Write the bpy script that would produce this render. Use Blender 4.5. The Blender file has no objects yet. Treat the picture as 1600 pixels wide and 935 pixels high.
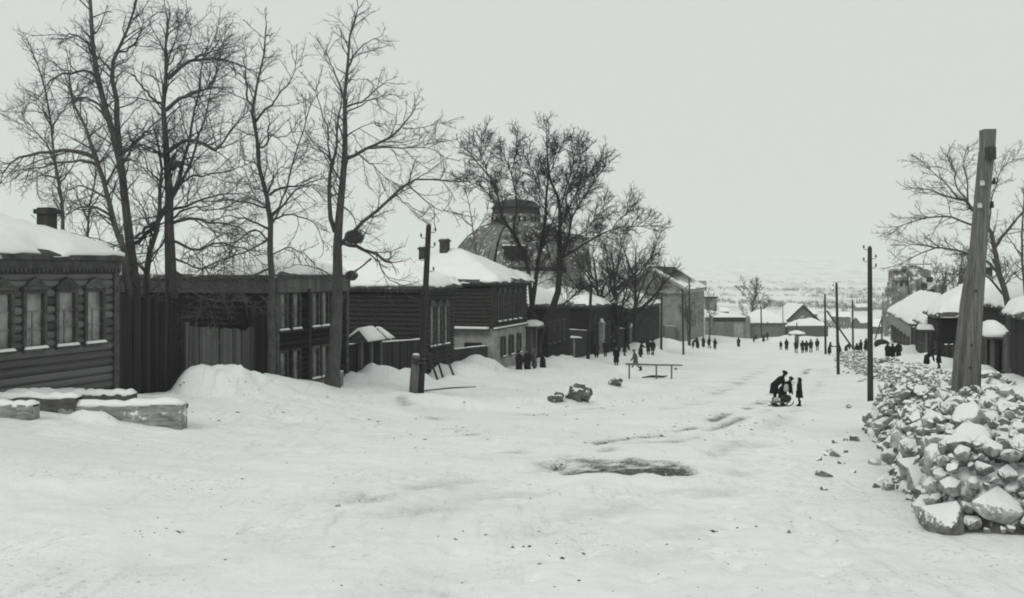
import bpy, bmesh, math, random
import numpy as np
from mathutils import Vector, Matrix
random.seed(7); np.random.seed(7)
scene = bpy.context.scene
COL = scene.collection
# ------------------------------------------------------------------ camera, sky, sun, exposure
F, CXP, HZ = 1500.0, 800.0, 425.0           # focal length, optical axis and horizon of the 1600 px wide photograph
cam_d = bpy.data.cameras.new('camera'); cam = bpy.data.objects.new('camera', cam_d); COL.objects.link(cam)
cam_d.sensor_width = 36; cam_d.lens = 36 * F / 1600; cam_d.shift_y = -(467.5 - HZ) / 1600
cam_d.clip_start = 0.1; cam_d.clip_end = 30000
cam.location = (0, 0, 0); cam.rotation_euler = (math.radians(90), 0, 0)
scene.camera = cam
SUN_EL, SUN_AZ = math.radians(42), math.radians(215)     # veiled sun behind the viewer, to the left
w = bpy.data.worlds.new('World'); scene.world = w; w.use_nodes = True
nt = w.node_tree; bg = nt.nodes['Background']
sky = nt.nodes.new('ShaderNodeTexSky'); sky.sky_type = 'NISHITA'; sky.sun_disc = False
sky.sun_elevation = SUN_EL; sky.sun_rotation = SUN_AZ; sky.dust_density = 6
bw = nt.nodes.new('ShaderNodeRGBToBW'); nt.links.new(sky.outputs[0], bw.inputs[0])
mul = nt.nodes.new('ShaderNodeMath'); mul.operation = 'MULTIPLY'; mul.inputs[1].default_value = 0.10
nt.links.new(bw.outputs[0], mul.inputs[0])
tin = nt.nodes.new('ShaderNodeMix'); tin.data_type = 'RGBA'; tin.inputs[0].default_value = 0.12
tin.inputs[6].default_value = (6.04, 6.30, 6.16, 1)     # even cloud cover
nt.links.new(mul.outputs[0], tin.inputs[7]); nt.links.new(tin.outputs[2], bg.inputs[0])
bg.inputs[1].default_value = 0.1245
sd = bpy.data.lights.new('sun', 'SUN'); so = bpy.data.objects.new('sun', sd); COL.objects.link(so)
sd.energy = 1.0; sd.angle = math.radians(25); sd.color = (1.0, 0.99, 0.95)
so.rotation_euler = Vector((math.sin(SUN_AZ) * math.cos(SUN_EL), math.cos(SUN_AZ) * math.cos(SUN_EL), math.sin(SUN_EL))).to_track_quat('Z', 'Y').to_euler()
so.location = (-20, -20, 40)
vs = scene.view_settings; vs.view_transform = 'Standard'; vs.look = 'None'; vs.exposure = 0.0; vs.gamma = 1; vs.use_curve_mapping = False
scene.cycles.filter_width = 1.9
scene.cycles.max_bounces = 6; scene.cycles.diffuse_bounces = 3; scene.cycles.volume_bounces = 1
# ------------------------------------------------------------------ materials
MATS = {}
def M(name, c=0.1, c2=None, scale=4.0, stretch=(1, 1, 1), rough=0.85, bump=0.3, bscale=None, rnd=0.0, spec=0.2, snow=None, detail=6, flecks=None):
    if name in MATS: return MATS[name]
    m = bpy.data.materials.new(name); m.use_nodes = True; MATS[name] = m
    t = m.node_tree; N = t.nodes; Lk = t.links; b = N['Principled BSDF']
    b.inputs['Roughness'].default_value = rough; b.inputs['Specular IOR Level'].default_value = spec
    tc = N.new('ShaderNodeTexCoord'); mp = N.new('ShaderNodeMapping'); mp.inputs['Scale'].default_value = stretch
    Lk.new(tc.outputs['Object'], mp.inputs[0])
    oi = N.new('ShaderNodeObjectInfo')
    off = N.new('ShaderNodeVectorMath'); off.operation = 'MULTIPLY_ADD'; off.inputs[1].default_value = (37, 53, 71)
    Lk.new(oi.outputs['Random'], off.inputs[0]); Lk.new(mp.outputs[0], off.inputs[2])
    n = N.new('ShaderNodeTexNoise'); n.inputs['Scale'].default_value = scale; n.inputs['Detail'].default_value = detail; n.inputs['Roughness'].default_value = 0.65
    Lk.new(off.outputs[0], n.inputs['Vector'])
    r = N.new('ShaderNodeValToRGB'); r.color_ramp.elements[0].position = 0.32; r.color_ramp.elements[1].position = 0.7
    c2 = c * 1.8 if c2 is None else c2
    g = lambda v: (v, v * 1.0, v * 0.985, 1)
    r.color_ramp.elements[0].color = g(c); r.color_ramp.elements[1].color = g(c2)
    Lk.new(n.outputs[0], r.inputs[0]); out = r.outputs[0]
    if rnd:
        mr = N.new('ShaderNodeMapRange'); mr.inputs['To Min'].default_value = 1 - rnd; mr.inputs['To Max'].default_value = 1 + rnd
        Lk.new(oi.outputs['Random'], mr.inputs[0])
        sc = N.new('ShaderNodeVectorMath'); sc.operation = 'SCALE'; Lk.new(out, sc.inputs[0]); Lk.new(mr.outputs[0], sc.inputs['Scale']); out = sc.outputs[0]
    if snow is not None:            # snow lying on whatever faces up
        ge = N.new('ShaderNodeNewGeometry'); sx = N.new('ShaderNodeSeparateXYZ'); Lk.new(ge.outputs['Normal'], sx.inputs[0])
        n2 = N.new('ShaderNodeTexNoise'); n2.inputs['Scale'].default_value = 7; n2.inputs['Detail'].default_value = 5
        Lk.new(tc.outputs['Object'], n2.inputs['Vector'])
        a = N.new('ShaderNodeMath'); a.operation = 'MULTIPLY_ADD'; a.inputs[1].default_value = 0.9; Lk.new(n2.outputs[0], a.inputs[0]); Lk.new(sx.outputs[2], a.inputs[2])
        mr2 = N.new('ShaderNodeMapRange'); mr2.inputs['From Min'].default_value = snow + 0.45 - 0.09; mr2.inputs['From Max'].default_value = snow + 0.45 + 0.09
        Lk.new(a.outputs[0], mr2.inputs[0])
        mx = N.new('ShaderNodeMix'); mx.data_type = 'RGBA'; Lk.new(mr2.outputs[0], mx.inputs[0]); Lk.new(out, mx.inputs[6]); mx.inputs[7].default_value = (0.8, 0.81, 0.81, 1); out = mx.outputs[2]
    if flecks is not None:          # wind-blown snow stuck in patches
        n3 = N.new('ShaderNodeTexNoise'); n3.inputs['Scale'].default_value = flecks[0]; n3.inputs['Detail'].default_value = 7; n3.inputs['Roughness'].default_value = 0.7
        Lk.new(tc.outputs['Object'], n3.inputs['Vector'])
        mr3 = N.new('ShaderNodeMapRange'); mr3.inputs['From Min'].default_value = flecks[1]; mr3.inputs['From Max'].default_value = flecks[1] + 0.05; Lk.new(n3.outputs[0], mr3.inputs[0])
        mx = N.new('ShaderNodeMix'); mx.data_type = 'RGBA'; Lk.new(mr3.outputs[0], mx.inputs[0]); Lk.new(out, mx.inputs[6]); mx.inputs[7].default_value = (0.78, 0.79, 0.79, 1); out = mx.outputs[2]
    Lk.new(out, b.inputs['Base Color'])
    if bump:
        nb = N.new('ShaderNodeTexNoise'); nb.inputs['Scale'].default_value = bscale or scale * 2; nb.inputs['Detail'].default_value = 5; Lk.new(off.outputs[0], nb.inputs['Vector'])
        bp = N.new('ShaderNodeBump'); bp.inputs['Strength'].default_value = bump; bp.inputs['Distance'].default_value = 0.03
        Lk.new(nb.outputs[0], bp.inputs['Height']); Lk.new(bp.outputs[0], b.inputs['Normal'])
    return m
M('snow', 0.80, 0.86, 1.5, bump=0.25, bscale=9, rough=0.7)
M('log', 0.075, 0.19, 2.0, (0.5, 6, 6), rnd=0.45, bump=0.5)
M('log_dark', 0.009, 0.03, 2.0, (0.5, 6, 6), rnd=0.35, bump=0.5)
M('log_mid', 0.016, 0.05, 1.2, (0.6, 3, 14), rnd=0.2, bump=0.5)
M('plank', 0.014, 0.042, 2.0, (6, 6, 0.5), rnd=0.4, bump=0.5)
M('plank_grey', 0.075, 0.16, 2.0, (6, 6, 0.5), rnd=0.35, bump=0.5)
M('trim', 0.042, 0.11, 5, rnd=0.2)
M('trim_pale', 0.14, 0.3, 5, rnd=0.2, flecks=(2.5, 0.64))
M('core', 0.016, 0.03, 3)
M('roofing', 0.04, 0.1, 3, flecks=(0.8, 0.6))
M('masonry', 0.2, 0.38, 1.2, bump=0.4, bscale=5)
M('masonry_grey', 0.14, 0.26, 1.0, bump=0.4, bscale=5)
M('brick_ruin', 0.10, 0.26, 0.5, bump=0.5, bscale=3, flecks=(0.45, 0.53), snow=0.5)
M('bark', 0.05, 0.12, 3, (3, 3, 0.7), bump=0.8, bscale=8)
M('bark_dark', 0.018, 0.045, 3, (3, 3, 0.7), bump=0.6)
M('twig', 0.075, 0.12, 3, bump=0)
M('bark_far', 0.06, 0.11, 3, bump=0)
M('pole', 0.07, 0.2, 2, (9, 9, 0.5), bump=0.6, bscale=5)
M('pole_dark', 0.02, 0.055, 2, (9, 9, 0.5), bump=0.6, bscale=5)
M('stone', 0.13, 0.42, 2.2, rnd=0.5, bump=0.7, bscale=9, snow=0.42)
M('stone_low', 0.04, 0.16, 2.5, rnd=0.4, bump=0.6, bscale=9, snow=0.66)
M('whitewash', 0.5, 0.7, 0.8, bump=0.3)
M('beam', 0.12, 0.38, 2, (1, 4, 4), bump=0.9, flecks=(2.2, 0.6))
M('beam_dark', 0.05, 0.14, 2, (1, 5, 5), bump=0.6, flecks=(1.6, 0.66))
M('clod', 0.04, 0.2, 3, bump=0.8, bscale=9, snow=0.7)
M('dung', 0.04, 0.12, 6, bump=0.3)
M('cloth_black', 0.008, 0.016, 6, bump=0.4)
M('cloth_dark', 0.016, 0.032, 6, bump=0.4)
M('cloth_grey', 0.06, 0.1, 6, bump=0.4)
M('cloth_pale', 0.3, 0.4, 6, bump=0.4)
M('skin', 0.3, 0.36, 6, bump=0.1)
M('iron', 0.03, 0.06, 6, rough=0.5)
M('porcelain', 0.5, 0.6, 4, rough=0.3, spec=0.5, bump=0)
M('pane', 0.09, 0.3, 1.6, rough=0.12, spec=0.6, bump=0.05)
M('pane_pale', 0.13, 0.42, 1.6, rough=0.15, spec=0.5, bump=0.05)
M('dome', 0.09, 0.2, 1.2, (1, 1, 0.6), bump=0.6, bscale=4, flecks=(1.6, 0.57))  # base grey lightened so the colour itself carries some distance haze
M('dome_dark', 0.03, 0.07, 1.2, bump=0.6, bscale=4)
M('far_bush', 0.10, 0.16, 1, bump=0)
# ------------------------------------------------------------------ helpers
def mesh_of(name, v, f, smooth=False):
    me = bpy.data.meshes.new(name); me.from_pydata([tuple(map(float, p)) for p in v], [], f); me.update()
    if smooth: me.polygons.foreach_set('use_smooth', [True] * len(me.polygons))
    return me
def ob(name, me, parent=None, mat=None, loc=(0, 0, 0), rot=(0, 0, 0), scale=(1, 1, 1), kind=None):
    o = bpy.data.objects.new(name, me); COL.objects.link(o); o.location = loc; o.rotation_euler = rot; o.scale = scale
    if parent is not None: o.parent = parent
    if mat and me is not None:
        if not me.materials: me.materials.append(MATS[mat])
        elif me.materials[0] is not MATS[mat]:
            o.material_slots[0].link = 'OBJECT'; o.material_slots[0].material = MATS[mat]
    if kind: o['kind'] = kind
    return o
def tag(o, label, cat, group=None):
    o['label'] = label; o['category'] = cat
    if group: o['group'] = group
    return o
def empty(name, loc=(0, 0, 0), rz=0.0):
    o = bpy.data.objects.new(name, None); COL.objects.link(o); o.location = loc; o.rotation_euler = (0, 0, rz); o.empty_display_size = 0.3; return o
class MB:
    def __init__(s): s.v = []; s.f = []
    def add(s, v, f):
        k = len(s.v); s.v += [tuple(p) for p in v]; s.f += [tuple(i + k for i in q) for q in f]; return s
    def box(s, x0, x1, y0, y1, z0, z1):
        return s.add([(x0, y0, z0), (x1, y0, z0), (x1, y1, z0), (x0, y1, z0), (x0, y0, z1), (x1, y0, z1), (x1, y1, z1), (x0, y1, z1)],
                     [(0, 3, 2, 1), (4, 5, 6, 7), (0, 1, 5, 4), (1, 2, 6, 5), (2, 3, 7, 6), (3, 0, 4, 7)])
    def tube(s, pts, rad, n=8, cap=True):
        pts = [Vector(p) for p in pts]; rings = []; ref = None
        for i, p in enumerate(pts):
            d = (pts[min(i + 1, len(pts) - 1)] - pts[max(i - 1, 0)]).normalized()
            if ref is None:
                ref = d.orthogonal().normalized()
            ref = (ref - d * ref.dot(d)).normalized(); b = d.cross(ref)
            r = rad[i] if hasattr(rad, '__len__') else rad
            rings.append([p + (ref * math.cos(2 * math.pi * k / n) + b * math.sin(2 * math.pi * k / n)) * r for k in range(n)])
        v = [q for r in rings for q in r]; f = []
        for i in range(len(pts) - 1):
            for k in range(n):
                f.append((i * n + k, i * n + (k + 1) % n, (i + 1) * n + (k + 1) % n, (i + 1) * n + k))
        if cap: f += [tuple(reversed(range(n))), tuple(range((len(pts) - 1) * n, len(pts) * n))]
        return s.add(v, f)
    def loft(s, rings, cap=True):
        n = len(rings[0]); v = [q for r in rings for q in r]; f = []
        for i in range(len(rings) - 1):
            for k in range(n):
                f.append((i * n + k, i * n + (k + 1) % n, (i + 1) * n + (k + 1) % n, (i + 1) * n + k))
        if cap: f += [tuple(reversed(range(n))), tuple(range((len(rings) - 1) * n, len(rings) * n))]
        return s.add(v, f)
    def ball(s, c, rx, ry, rz, n=10, m=6):
        R = []
        for i in range(1, m):
            a = math.pi * i / m - math.pi / 2
            R.append([(c[0] + rx * math.cos(a) * math.cos(2 * math.pi * k / n), c[1] + ry * math.cos(a) * math.sin(2 * math.pi * k / n), c[2] + rz * math.sin(a)) for k in range(n)])
        return s.loft(R)
    def me(s, name, smooth=False): return mesh_of(name, s.v, s.f, smooth)
    def build(s, name, mat, parent=None, smooth=False, loc=(0, 0, 0), rot=(0, 0, 0), kind=None):
        return ob(name, s.me(name, smooth), parent, mat, loc, rot, kind=kind)
_cache = {}
def unit_box():
    if 'box' not in _cache: _cache['box'] = {}
    return _cache['box']
def box_me(mat):     # unit box centred on x,y with its foot at z=0, shared
    d = unit_box()
    if mat not in d:
        d[mat] = MB().box(-.5, .5, -.5, .5, 0, 1).me('board'); d[mat].materials.append(MATS[mat])
    return d[mat]
def log_me(mat):     # unit log along x from 0 to 1, radius 1
    k = 'log' + mat
    if k not in _cache:
        _cache[k] = MB().tube([(0, 0, 0), (1, 0, 0)], 1.0, 10).me('log', False); _cache[k].materials.append(MATS[mat])
    return _cache[k]
def sst(a, b, x):
    t = np.clip((np.asarray(x, float) - a) / (b - a), 0, 1); return t * t * (3 - 2 * t)
def vnoise(x, y, seed=0):
    x = np.asarray(x, float); y = np.asarray(y, float)
    xi = np.floor(x).astype(np.int64); yi = np.floor(y).astype(np.int64); fx = x - xi; fy = y - yi
    fx = fx * fx * (3 - 2 * fx); fy = fy * fy * (3 - 2 * fy)
    def h(a, b):
        n = (a * 374761393 + b * 668265263 + seed * 974634777) & 0xffffffff
        n = ((n ^ (n >> 13)) * 1274126177) & 0xffffffff
        return ((n ^ (n >> 16)) & 0xffff) / 65535.0
    return (h(xi, yi) * (1 - fx) + h(xi + 1, yi) * fx) * (1 - fy) + (h(xi, yi + 1) * (1 - fx) + h(xi + 1, yi + 1) * fx) * fy
def fbm(x, y, o=4, seed=0):
    s = 0; a = 0.5
    for i in range(o): s = s + a * (vnoise(x * 2 ** i, y * 2 ** i, seed + i * 17) - 0.5); a *= 0.5
    return s * 2
def W(px, py, Y): return Vector(((px - CXP) / F * Y, Y, (HZ - py) / F * Y))
TA = 0.32; AN = math.atan(TA); CA = math.cos(AN)            # the street runs to the right of the view axis
LROT = math.pi / 2 - AN                                      # left-hand houses: local x along the street, y away from it
def FX(Y): return TA * Y - 22.9                              # left building line
def RX(Y): return TA * Y + 10.1                              # right building line
def YL(px): return 22.9 / (TA - (px - CXP) / F)              # where a column of the photograph meets the left line
def YR(px): return 10.1 / ((px - CXP) / F - TA)
# ------------------------------------------------------------------ ground
_py = np.array([-60, -20, 0, 6, 11, 14, 20, 28, 35, 41, 48, 60, 80, 100, 124, 137, 160, 190, 215, 240, 300, 400, 600, 1000, 1600, 2300, 3200, 4200, 5500, 7000, 9000.])
_pz = np.array([-2.4, -2.6, -2.85, -3.15, -3.52, -3.72, -4.12, -4.72, -5.28, -5.85, -6.55, -7.3, -8.5, -9.5, -10.5, -11.3, -12.2, -13.3, -14.2, -15.5, -20, -25, -29, -31, -29, -22, 5, 44, 60, 62, 50.])
_u = np.linspace(math.log(4), math.log(9100), 1500); _yy = np.exp(_u) - 4
_zz = np.interp(_yy, _py, _pz); _k = np.ones(25) / 25
_zz = np.convolve(np.pad(_zz, 12, 'edge'), _k, 'valid')
def road(Y): return np.where(np.asarray(Y) < 0, np.interp(Y, _py, _pz), np.interp(Y, _yy, _zz))
MOUNDS = []     # x, y, rx, ry, height, rotation
def mound(px, Y, rx, ry, h, rot=0.0, ex=1.6): MOUNDS.append(((px - CXP) / F * Y, Y, rx, ry, h, rot, ex))
mound(312, 32.9, .75, 1.1, .8, 0, 3.0); mound(334, 32.9, .8, 1.1, .86, 0, 3.1); mound(358, 33.1, .85, 1.1, .78, 0, 3.0); mound(384, 33.6, .9, 1.0, .6, .3, 2.5); mound(412, 34.2, 1.0, 1.0, .42, .4, 2.3);
mound(430, 36, 1.6, 1.1, .2, .9); mound(455, 37.5, 2.0, 1.1, .3, 1.1)
mound(90, 27.9, 2.6, .7, .3, LROT); mound(10, 25.4, 2.6, .6, .12, LROT); mound(560, 46.5, 1.6, .8, .45); mound(614, 47.6, 1.5, 1.0, .85, .2); mound(640, 49.5, 1.2, 1.0, .6)
mound(705, 58, 2.4, 1.0, .7, .6); mound(735, 62, 1.8, 1.0, .75, .8); mound(760, 64, 1.8, 1.0, .55, 1.0); mound(865, 75, 1.6, 1.2, .7); mound(890, 80, 2.0, 1.0, .6, 1)
mound(1005, 108, 2.2, 1.6, 1.0); mound(1040, 125, 2.5, 1.6, 1.0); mound(1215, 175, 4, 2.5, .9); mound(1280, 175, 5, 2.5, 1.0); mound(148, 24.55, .5, .3, .3); mound(1420, 78, 2.0, 1.2, .8); mound(1440, 71, 2.4, 1.4, .7, -.4)
mound(1395, 100, 3, 1.5, 1.0); mound(1530, 52, 2.2, .9, .6, 1.2); mound(1565, 47, 1.4, .8, .3, 1.2); mound(977, 76, 1.0, .9, .55)
mound(860, 44, 5.0, 1.1, .35, .5); mound(960, 58, 5, 1.2, .35, .9); mound(760, 40, 4, 1.2, .25, .3); mound(905, 50.5, 2.2, 1.1, .4, .8)
mound(1010, 19.0, 1.9, .4, .05, .05); mound(930, 19.3, 1.2, .4, .04, .1); mound(150, 18, 3, 1.5, .15)
RUTS = []       # list of polylines (x, y), width, depth, dirt
def rut(pp, wd, dp, di): RUTS.append((np.array([hitflat(*q) for q in pp]), wd, dp, di))
def hitflat(px, py):
    lo, hi = 5.0, 260.0
    for _ in range(50):
        m = (lo + hi) / 2
        if HZ - float(road(m)) * F / m > py: lo = m
        else: hi = m
    return ((px - CXP) / F * lo, lo)
rut([(870, 722), (905, 705), (940, 690), (985, 682), (1040, 678), (1095, 664), (1150, 645), (1190, 628), (1235, 600), (1265, 575)], .2, .06, .34)
rut([(925, 712), (965, 694), (1015, 690), (1060, 684), (1110, 672), (1160, 655), (1200, 640)], .2, .05, .26)
rut([(1085, 728), (1130, 700), (1175, 678), (1225, 655), (1262, 630), (1280, 600), (1290, 575)], .28, .03, .07)
rut([(560, 780), (680, 750), (780, 735), (880, 726)], .5, .06, .10)
rut([(300, 880), (520, 830), (760, 770), (930, 745), (1060, 735)], .5, .05, .06)
rut([(640, 935), (820, 850), (960, 790), (1090, 735)], .6, .06, .06)
rut([(600, 640), (680, 655), (760, 690), (860, 722)], .35, .05, .16)
rut([(830, 645), (930, 640), (1020, 640), (1080, 632), (1150, 600), (1200, 570)], .5, .06, .14)
rut([(950, 935), (1040, 850), (1120, 770), (1180, 700), (1230, 650)], .5, .05, .06)
FEET = []
_rf = random.Random(77)
for pp in (((330, 860), (520, 800), (640, 745), (760, 700), (830, 660)), ((700, 930), (900, 860), (1010, 790), (1110, 720), (1190, 650)), ((1330, 920), (1270, 830), (1230, 740), (1225, 660)), ((1150, 930), (1130, 850), (1160, 770), (1210, 690), (1240, 645)), ((430, 720), (560, 690), (690, 660), (760, 640)), ((250, 700), (380, 690), (470, 650), (520, 625)), ((1000, 900), (800, 860), (560, 850), (330, 900))):
    P_ = [Vector(hitflat(*q)) for q in pp]
    for a_, b_ in zip(P_, P_[1:]):
        d_ = b_ - a_; k_ = max(1, int(d_.length / 0.62)); nn = Vector((-d_.y, d_.x)).normalized()
        for i_ in range(k_):
            if _rf.random() < .85 and a_.y < 46: q_ = a_ + d_ * (i_ / k_) + nn * (0.13 * (1 if i_ % 2 else -1) + _rf.gauss(0, .05)); FEET.append((q_.x, q_.y, math.atan2(d_.y, d_.x) + _rf.gauss(0, .2)))
def seg_dist(X, Y, P):
    d = np.full(X.shape, 1e9)
    for a, b in zip(P[:-1], P[1:]):
        ab = b - a; t = np.clip(((X - a[0]) * ab[0] + (Y - a[1]) * ab[1]) / (ab @ ab), 0, 1)
        d = np.minimum(d, np.hypot(X - a[0] - t * ab[0], Y - a[1] - t * ab[1]))
    return d
def pothole(X, Y):     # 0..1 depth of the slushy hollow in the road
    cx, cy = 2.35 + (Y - 21) * 0.1, 20.75
    yn = 20.05 + 0.16 * np.sin(X * 2.3 + 1.2) + 0.10 * np.sin(X * 5.1) - 0.10 * (X - 1) * 0.6
    yf = 22.1 + 0.9 * np.exp(-((X - 1.4) / 0.7) ** 2) + 0.35 * fbm(X * 1.5, Y * 0.2, 3, 5)
    e = np.clip((X - 0.95) / 0.35, 0, 1) * np.clip((3.95 - X) / 0.5, 0, 1)
    near = sst(-0.06, 0.10, Y - yn); far = 1 - sst(-0.6, 0.15, Y - yf)
    return near * far * sst(0, 1, e)
def G(X, Y, full=False):
    X = np.asarray(X, float); Y = np.asarray(Y, float)
    t = (X - FX(Y)) * CA
    near = 1 - sst(170, 230, Y)
    z = road(Y) + near * (0.95 * (1 - sst(1.0, 10.5, t)) + 1.2 * sst(23, 31, t) * sst(14, 42, Y))
    mxm = np.zeros(z.shape)
    lump = 1 + 0.45 * fbm(X * 1.6, Y * 1.6, 4, 41)
    for (mx, my, rx, ry, h, ro, ex) in MOUNDS:
        c, s = math.cos(ro), math.sin(ro); dx, dy = X - mx, Y - my
        q = ((dx * c + dy * s) / rx) ** 2 + ((-dx * s + dy * c) / ry) ** 2
        c_ = h * lump * np.exp(-q ** ex * 0.8)
        if ex >= 2.2: mxm = np.maximum(mxm, c_)
        else: z = z + c_
    z = z + mxm
    a = 1 - sst(200, 420, Y)
    z = z + a * (0.15 * fbm(X * 0.22, Y * 0.22, 3, 1) + 0.05 * fbm(X * 1.1, Y * 1.1, 3, 2))
    z = z + sst(260, 900, Y) * (14 * fbm(X / 420, Y / 300, 4, 9)) * (1 + sst(1500, 5000, Y) * 0.8)
    rough = 0.4 + 0.6 * sst(-0.1, 0.35, fbm(X * 0.3, Y * 0.3, 2, 31))
    z = z + (1 - sst(45, 90, Y)) * 0.045 * rough * fbm(X * 4, Y * 4, 3, 3)
    # trodden and sledge-polished streaks along the street, lumpy shovelled snow along the left houses
    su = X * math.sin(AN) + Y * CA; trk = sst(7, 10, t) * (1 - sst(21, 25, t)) * (1 - sst(90, 140, Y))
    z = z + trk * 0.055 * fbm(t * 2.6, su * 0.22, 4, 51) + (1 - sst(60, 100, Y)) * 0.02 * fbm(X * 7, Y * 7, 2, 61)
    z = z + (1 - sst(5, 10, t)) * sst(-1, 1, t) * sst(24, 34, Y) * (1 - sst(90, 120, Y)) * 0.28 * fbm(X * 0.9, Y * 0.9, 4, 71)
    if full:
        dirt = np.zeros(X.shape); sel = Y < 110
        xs, ys = X[sel], Y[sel]; dz = np.zeros(xs.shape); dd = np.zeros(xs.shape)
        patch = sst(-0.12, 0.35, fbm(xs * 0.8, ys * 0.8, 4, 12))
        for P, wd, dp, di in RUTS:
            wob = wd * (1 + 0.5 * fbm(xs, ys, 2, 8)); q = np.exp(-(seg_dist(xs, ys, P) / wob) ** 2)
            dz -= dp * q * (0.5 + patch); dd = np.maximum(dd, di * q * patch * 1.9)
        for (fx, fy, fa) in FEET:
            n_ = (np.abs(ys - fy) < 0.6) & (np.abs(xs - fx) < 0.6); ax, ay = xs[n_] - fx, ys[n_] - fy; ca, sa = math.cos(fa), math.sin(fa)
            q = ((ax * ca + ay * sa) / 0.2) ** 2 + ((-ax * sa + ay * ca) / 0.11) ** 2; dz[n_] += -0.075 * np.exp(-q ** 1.5) + 0.02 * np.exp(-(q - 2.2) ** 2)
        p = pothole(xs, ys); dz -= 0.06 * p
        grit = sst(-0.25, 0.4, fbm(xs * 3, ys * 3, 4, 21))
        xfade = sst(1.1, 2.4, xs)
        deep = (1 - sst(0.15, 1.3, ys - (20.05 - 0.06 * (xs - 1))))
        dd = np.maximum(dd, p ** 0.7 * np.clip(0.10 + 0.6 * grit * (0.35 + 0.65 * xfade) + 1.5 * deep * (0.45 + 0.55 * grit), 0, 1))
        z[sel] += dz; dirt[sel] = dd
        return z, np.clip(dirt, 0, 1)
    return z
def make_ground():
    ys = np.concatenate([np.arange(-40, 4, 2.0), np.arange(4, 34, 0.085), 34 * 1.0095 ** np.arange(0, 585)])
    k = np.linspace(-1.25, 1.25, 430); k = np.sign(k) * (np.abs(k) * 0.72 + 0.28 * np.abs(k) ** 3 / 1.25 ** 2)
    Yg, Kg = np.meshgrid(ys, k, indexing='ij'); Xg = Kg * (np.maximum(Yg, 0) + 14)
    z, d = G(Xg, Yg, True)
    n, m = Yg.shape; idx = np.arange(n * m).reshape(n, m)
    q = np.stack([idx[:-1, :-1], idx[:-1, 1:], idx[1:, 1:], idx[1:, :-1]], -1).reshape(-1, 4)
    me = bpy.data.meshes.new('snow_ground'); me.vertices.add(n * m); me.vertices.foreach_set('co', np.stack([Xg, Yg, z], -1).ravel())
    me.loops.add(q.size); me.loops.foreach_set('vertex_index', q.ravel()); me.polygons.add(len(q))
    me.polygons.foreach_set('loop_start', np.arange(0, q.size, 4)); me.polygons.foreach_set('use_smooth', np.ones(len(q), bool)); me.update()
    at = me.attributes.new('dirt', 'FLOAT', 'POINT'); at.data.foreach_set('value', d.ravel())
    mt = bpy.data.materials.new('snow_ground'); mt.use_nodes = True; t = mt.node_tree; N = t.nodes; Lk = t.links; b = N['Principled BSDF']
    b.inputs['Roughness'].default_value = 0.65; b.inputs['Specular IOR Level'].default_value = 0.2
    tc = N.new('ShaderNodeTexCoord')
    def noise(s, dt, ro=0.6, vec=None):
        x = N.new('ShaderNodeTexNoise'); x.inputs['Scale'].default_value = s; x.inputs['Detail'].default_value = dt; x.inputs['Roughness'].default_value = ro; Lk.new(vec or tc.outputs['Object'], x.inputs['Vector']); return x.outputs[0]
    def mr(o, a, b_, c=0.0, d_=1.0):
        x = N.new('ShaderNodeMapRange'); x.inputs[1].default_value = a; x.inputs[2].default_value = b_; x.inputs[3].default_value = c; x.inputs[4].default_value = d_; Lk.new(o, x.inputs[0]); return x.outputs[0]
    def mixc(f, A, B):
        x = N.new('ShaderNodeMix'); x.data_type = 'RGBA'; Lk.new(f, x.inputs[0])
        for i, c in ((6, A), (7, B)):
            if isinstance(c, tuple): x.inputs[i].default_value = c
            else: Lk.new(c, x.inputs[i])
        return x.outputs[2]
    def math_(op, a, b_):
        x = N.new('ShaderNodeMath'); x.operation = op
        for i, c in ((0, a), (1, b_)):
            if isinstance(c, (int, float)): x.inputs[i].default_value = c
            else: Lk.new(c, x.inputs[i])
        return x.outputs[0]
    c = mixc(mr(noise(0.35, 4), 0.35, 0.65), (0.775, 0.785, 0.78, 1), (0.84, 0.85, 0.845, 1))
    # trampled grit: fine dark flecks, thickest in patches
    fl = math_('MULTIPLY', mr(noise(11, 5, 0.8), 0.56, 0.66), mr(noise(0.45, 4), 0.44, 0.62, 0.0, 0.75))
    c = mixc(fl, c, (0.2, 0.2, 0.195, 1))
    mp2 = N.new('ShaderNodeMapping'); mp2.inputs['Rotation'].default_value = (0, 0, AN); mp2.inputs['Scale'].default_value = (5.0, 0.55, 1.0); Lk.new(tc.outputs['Object'], mp2.inputs[0])
    st = math_('MULTIPLY', mr(noise(1.0, 5, 0.7, mp2.outputs[0]), 0.54, 0.70), mr(noise(0.22, 3), 0.42, 0.60, 0.0, 0.4))
    c = mixc(st, c, (0.36, 0.36, 0.35, 1))
    # far country: bare scrub and fields broken up by snow
    sp = N.new('ShaderNodeSeparateXYZ'); Lk.new(tc.outputs['Object'], sp.inputs[0])
    mp = N.new('ShaderNodeMapping'); mp.inputs['Scale'].default_value = (0.016, 0.006, 0.0); Lk.new(tc.outputs['Object'], mp.inputs[0])
    scr = math_('MULTIPLY', mr(noise(1.0, 6, 0.7, mp.outputs[0]), 0.50, 0.66), mr(sp.outputs[1], 240, 500))
    c = mixc(math_('MULTIPLY', scr, 0.55), c, (0.16, 0.165, 0.16, 1))
    at_ = N.new('ShaderNodeAttribute'); at_.attribute_name = 'dirt'
    gr = N.new('ShaderNodeMath'); gr.operation = 'MULTIPLY'; gr.use_clamp = True; Lk.new(at_.outputs['Fac'], gr.inputs[0]); Lk.new(mr(noise(13, 6, 0.75), 0.38, 0.6, 0.6, 2.3), gr.inputs[1])
    c = mixc(gr.outputs[0], c, mixc(mr(noise(9, 5), 0.35, 0.65), (0.012, 0.012, 0.0115, 1), (0.085, 0.085, 0.08, 1)))
    Lk.new(c, b.inputs['Base Color'])
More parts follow.
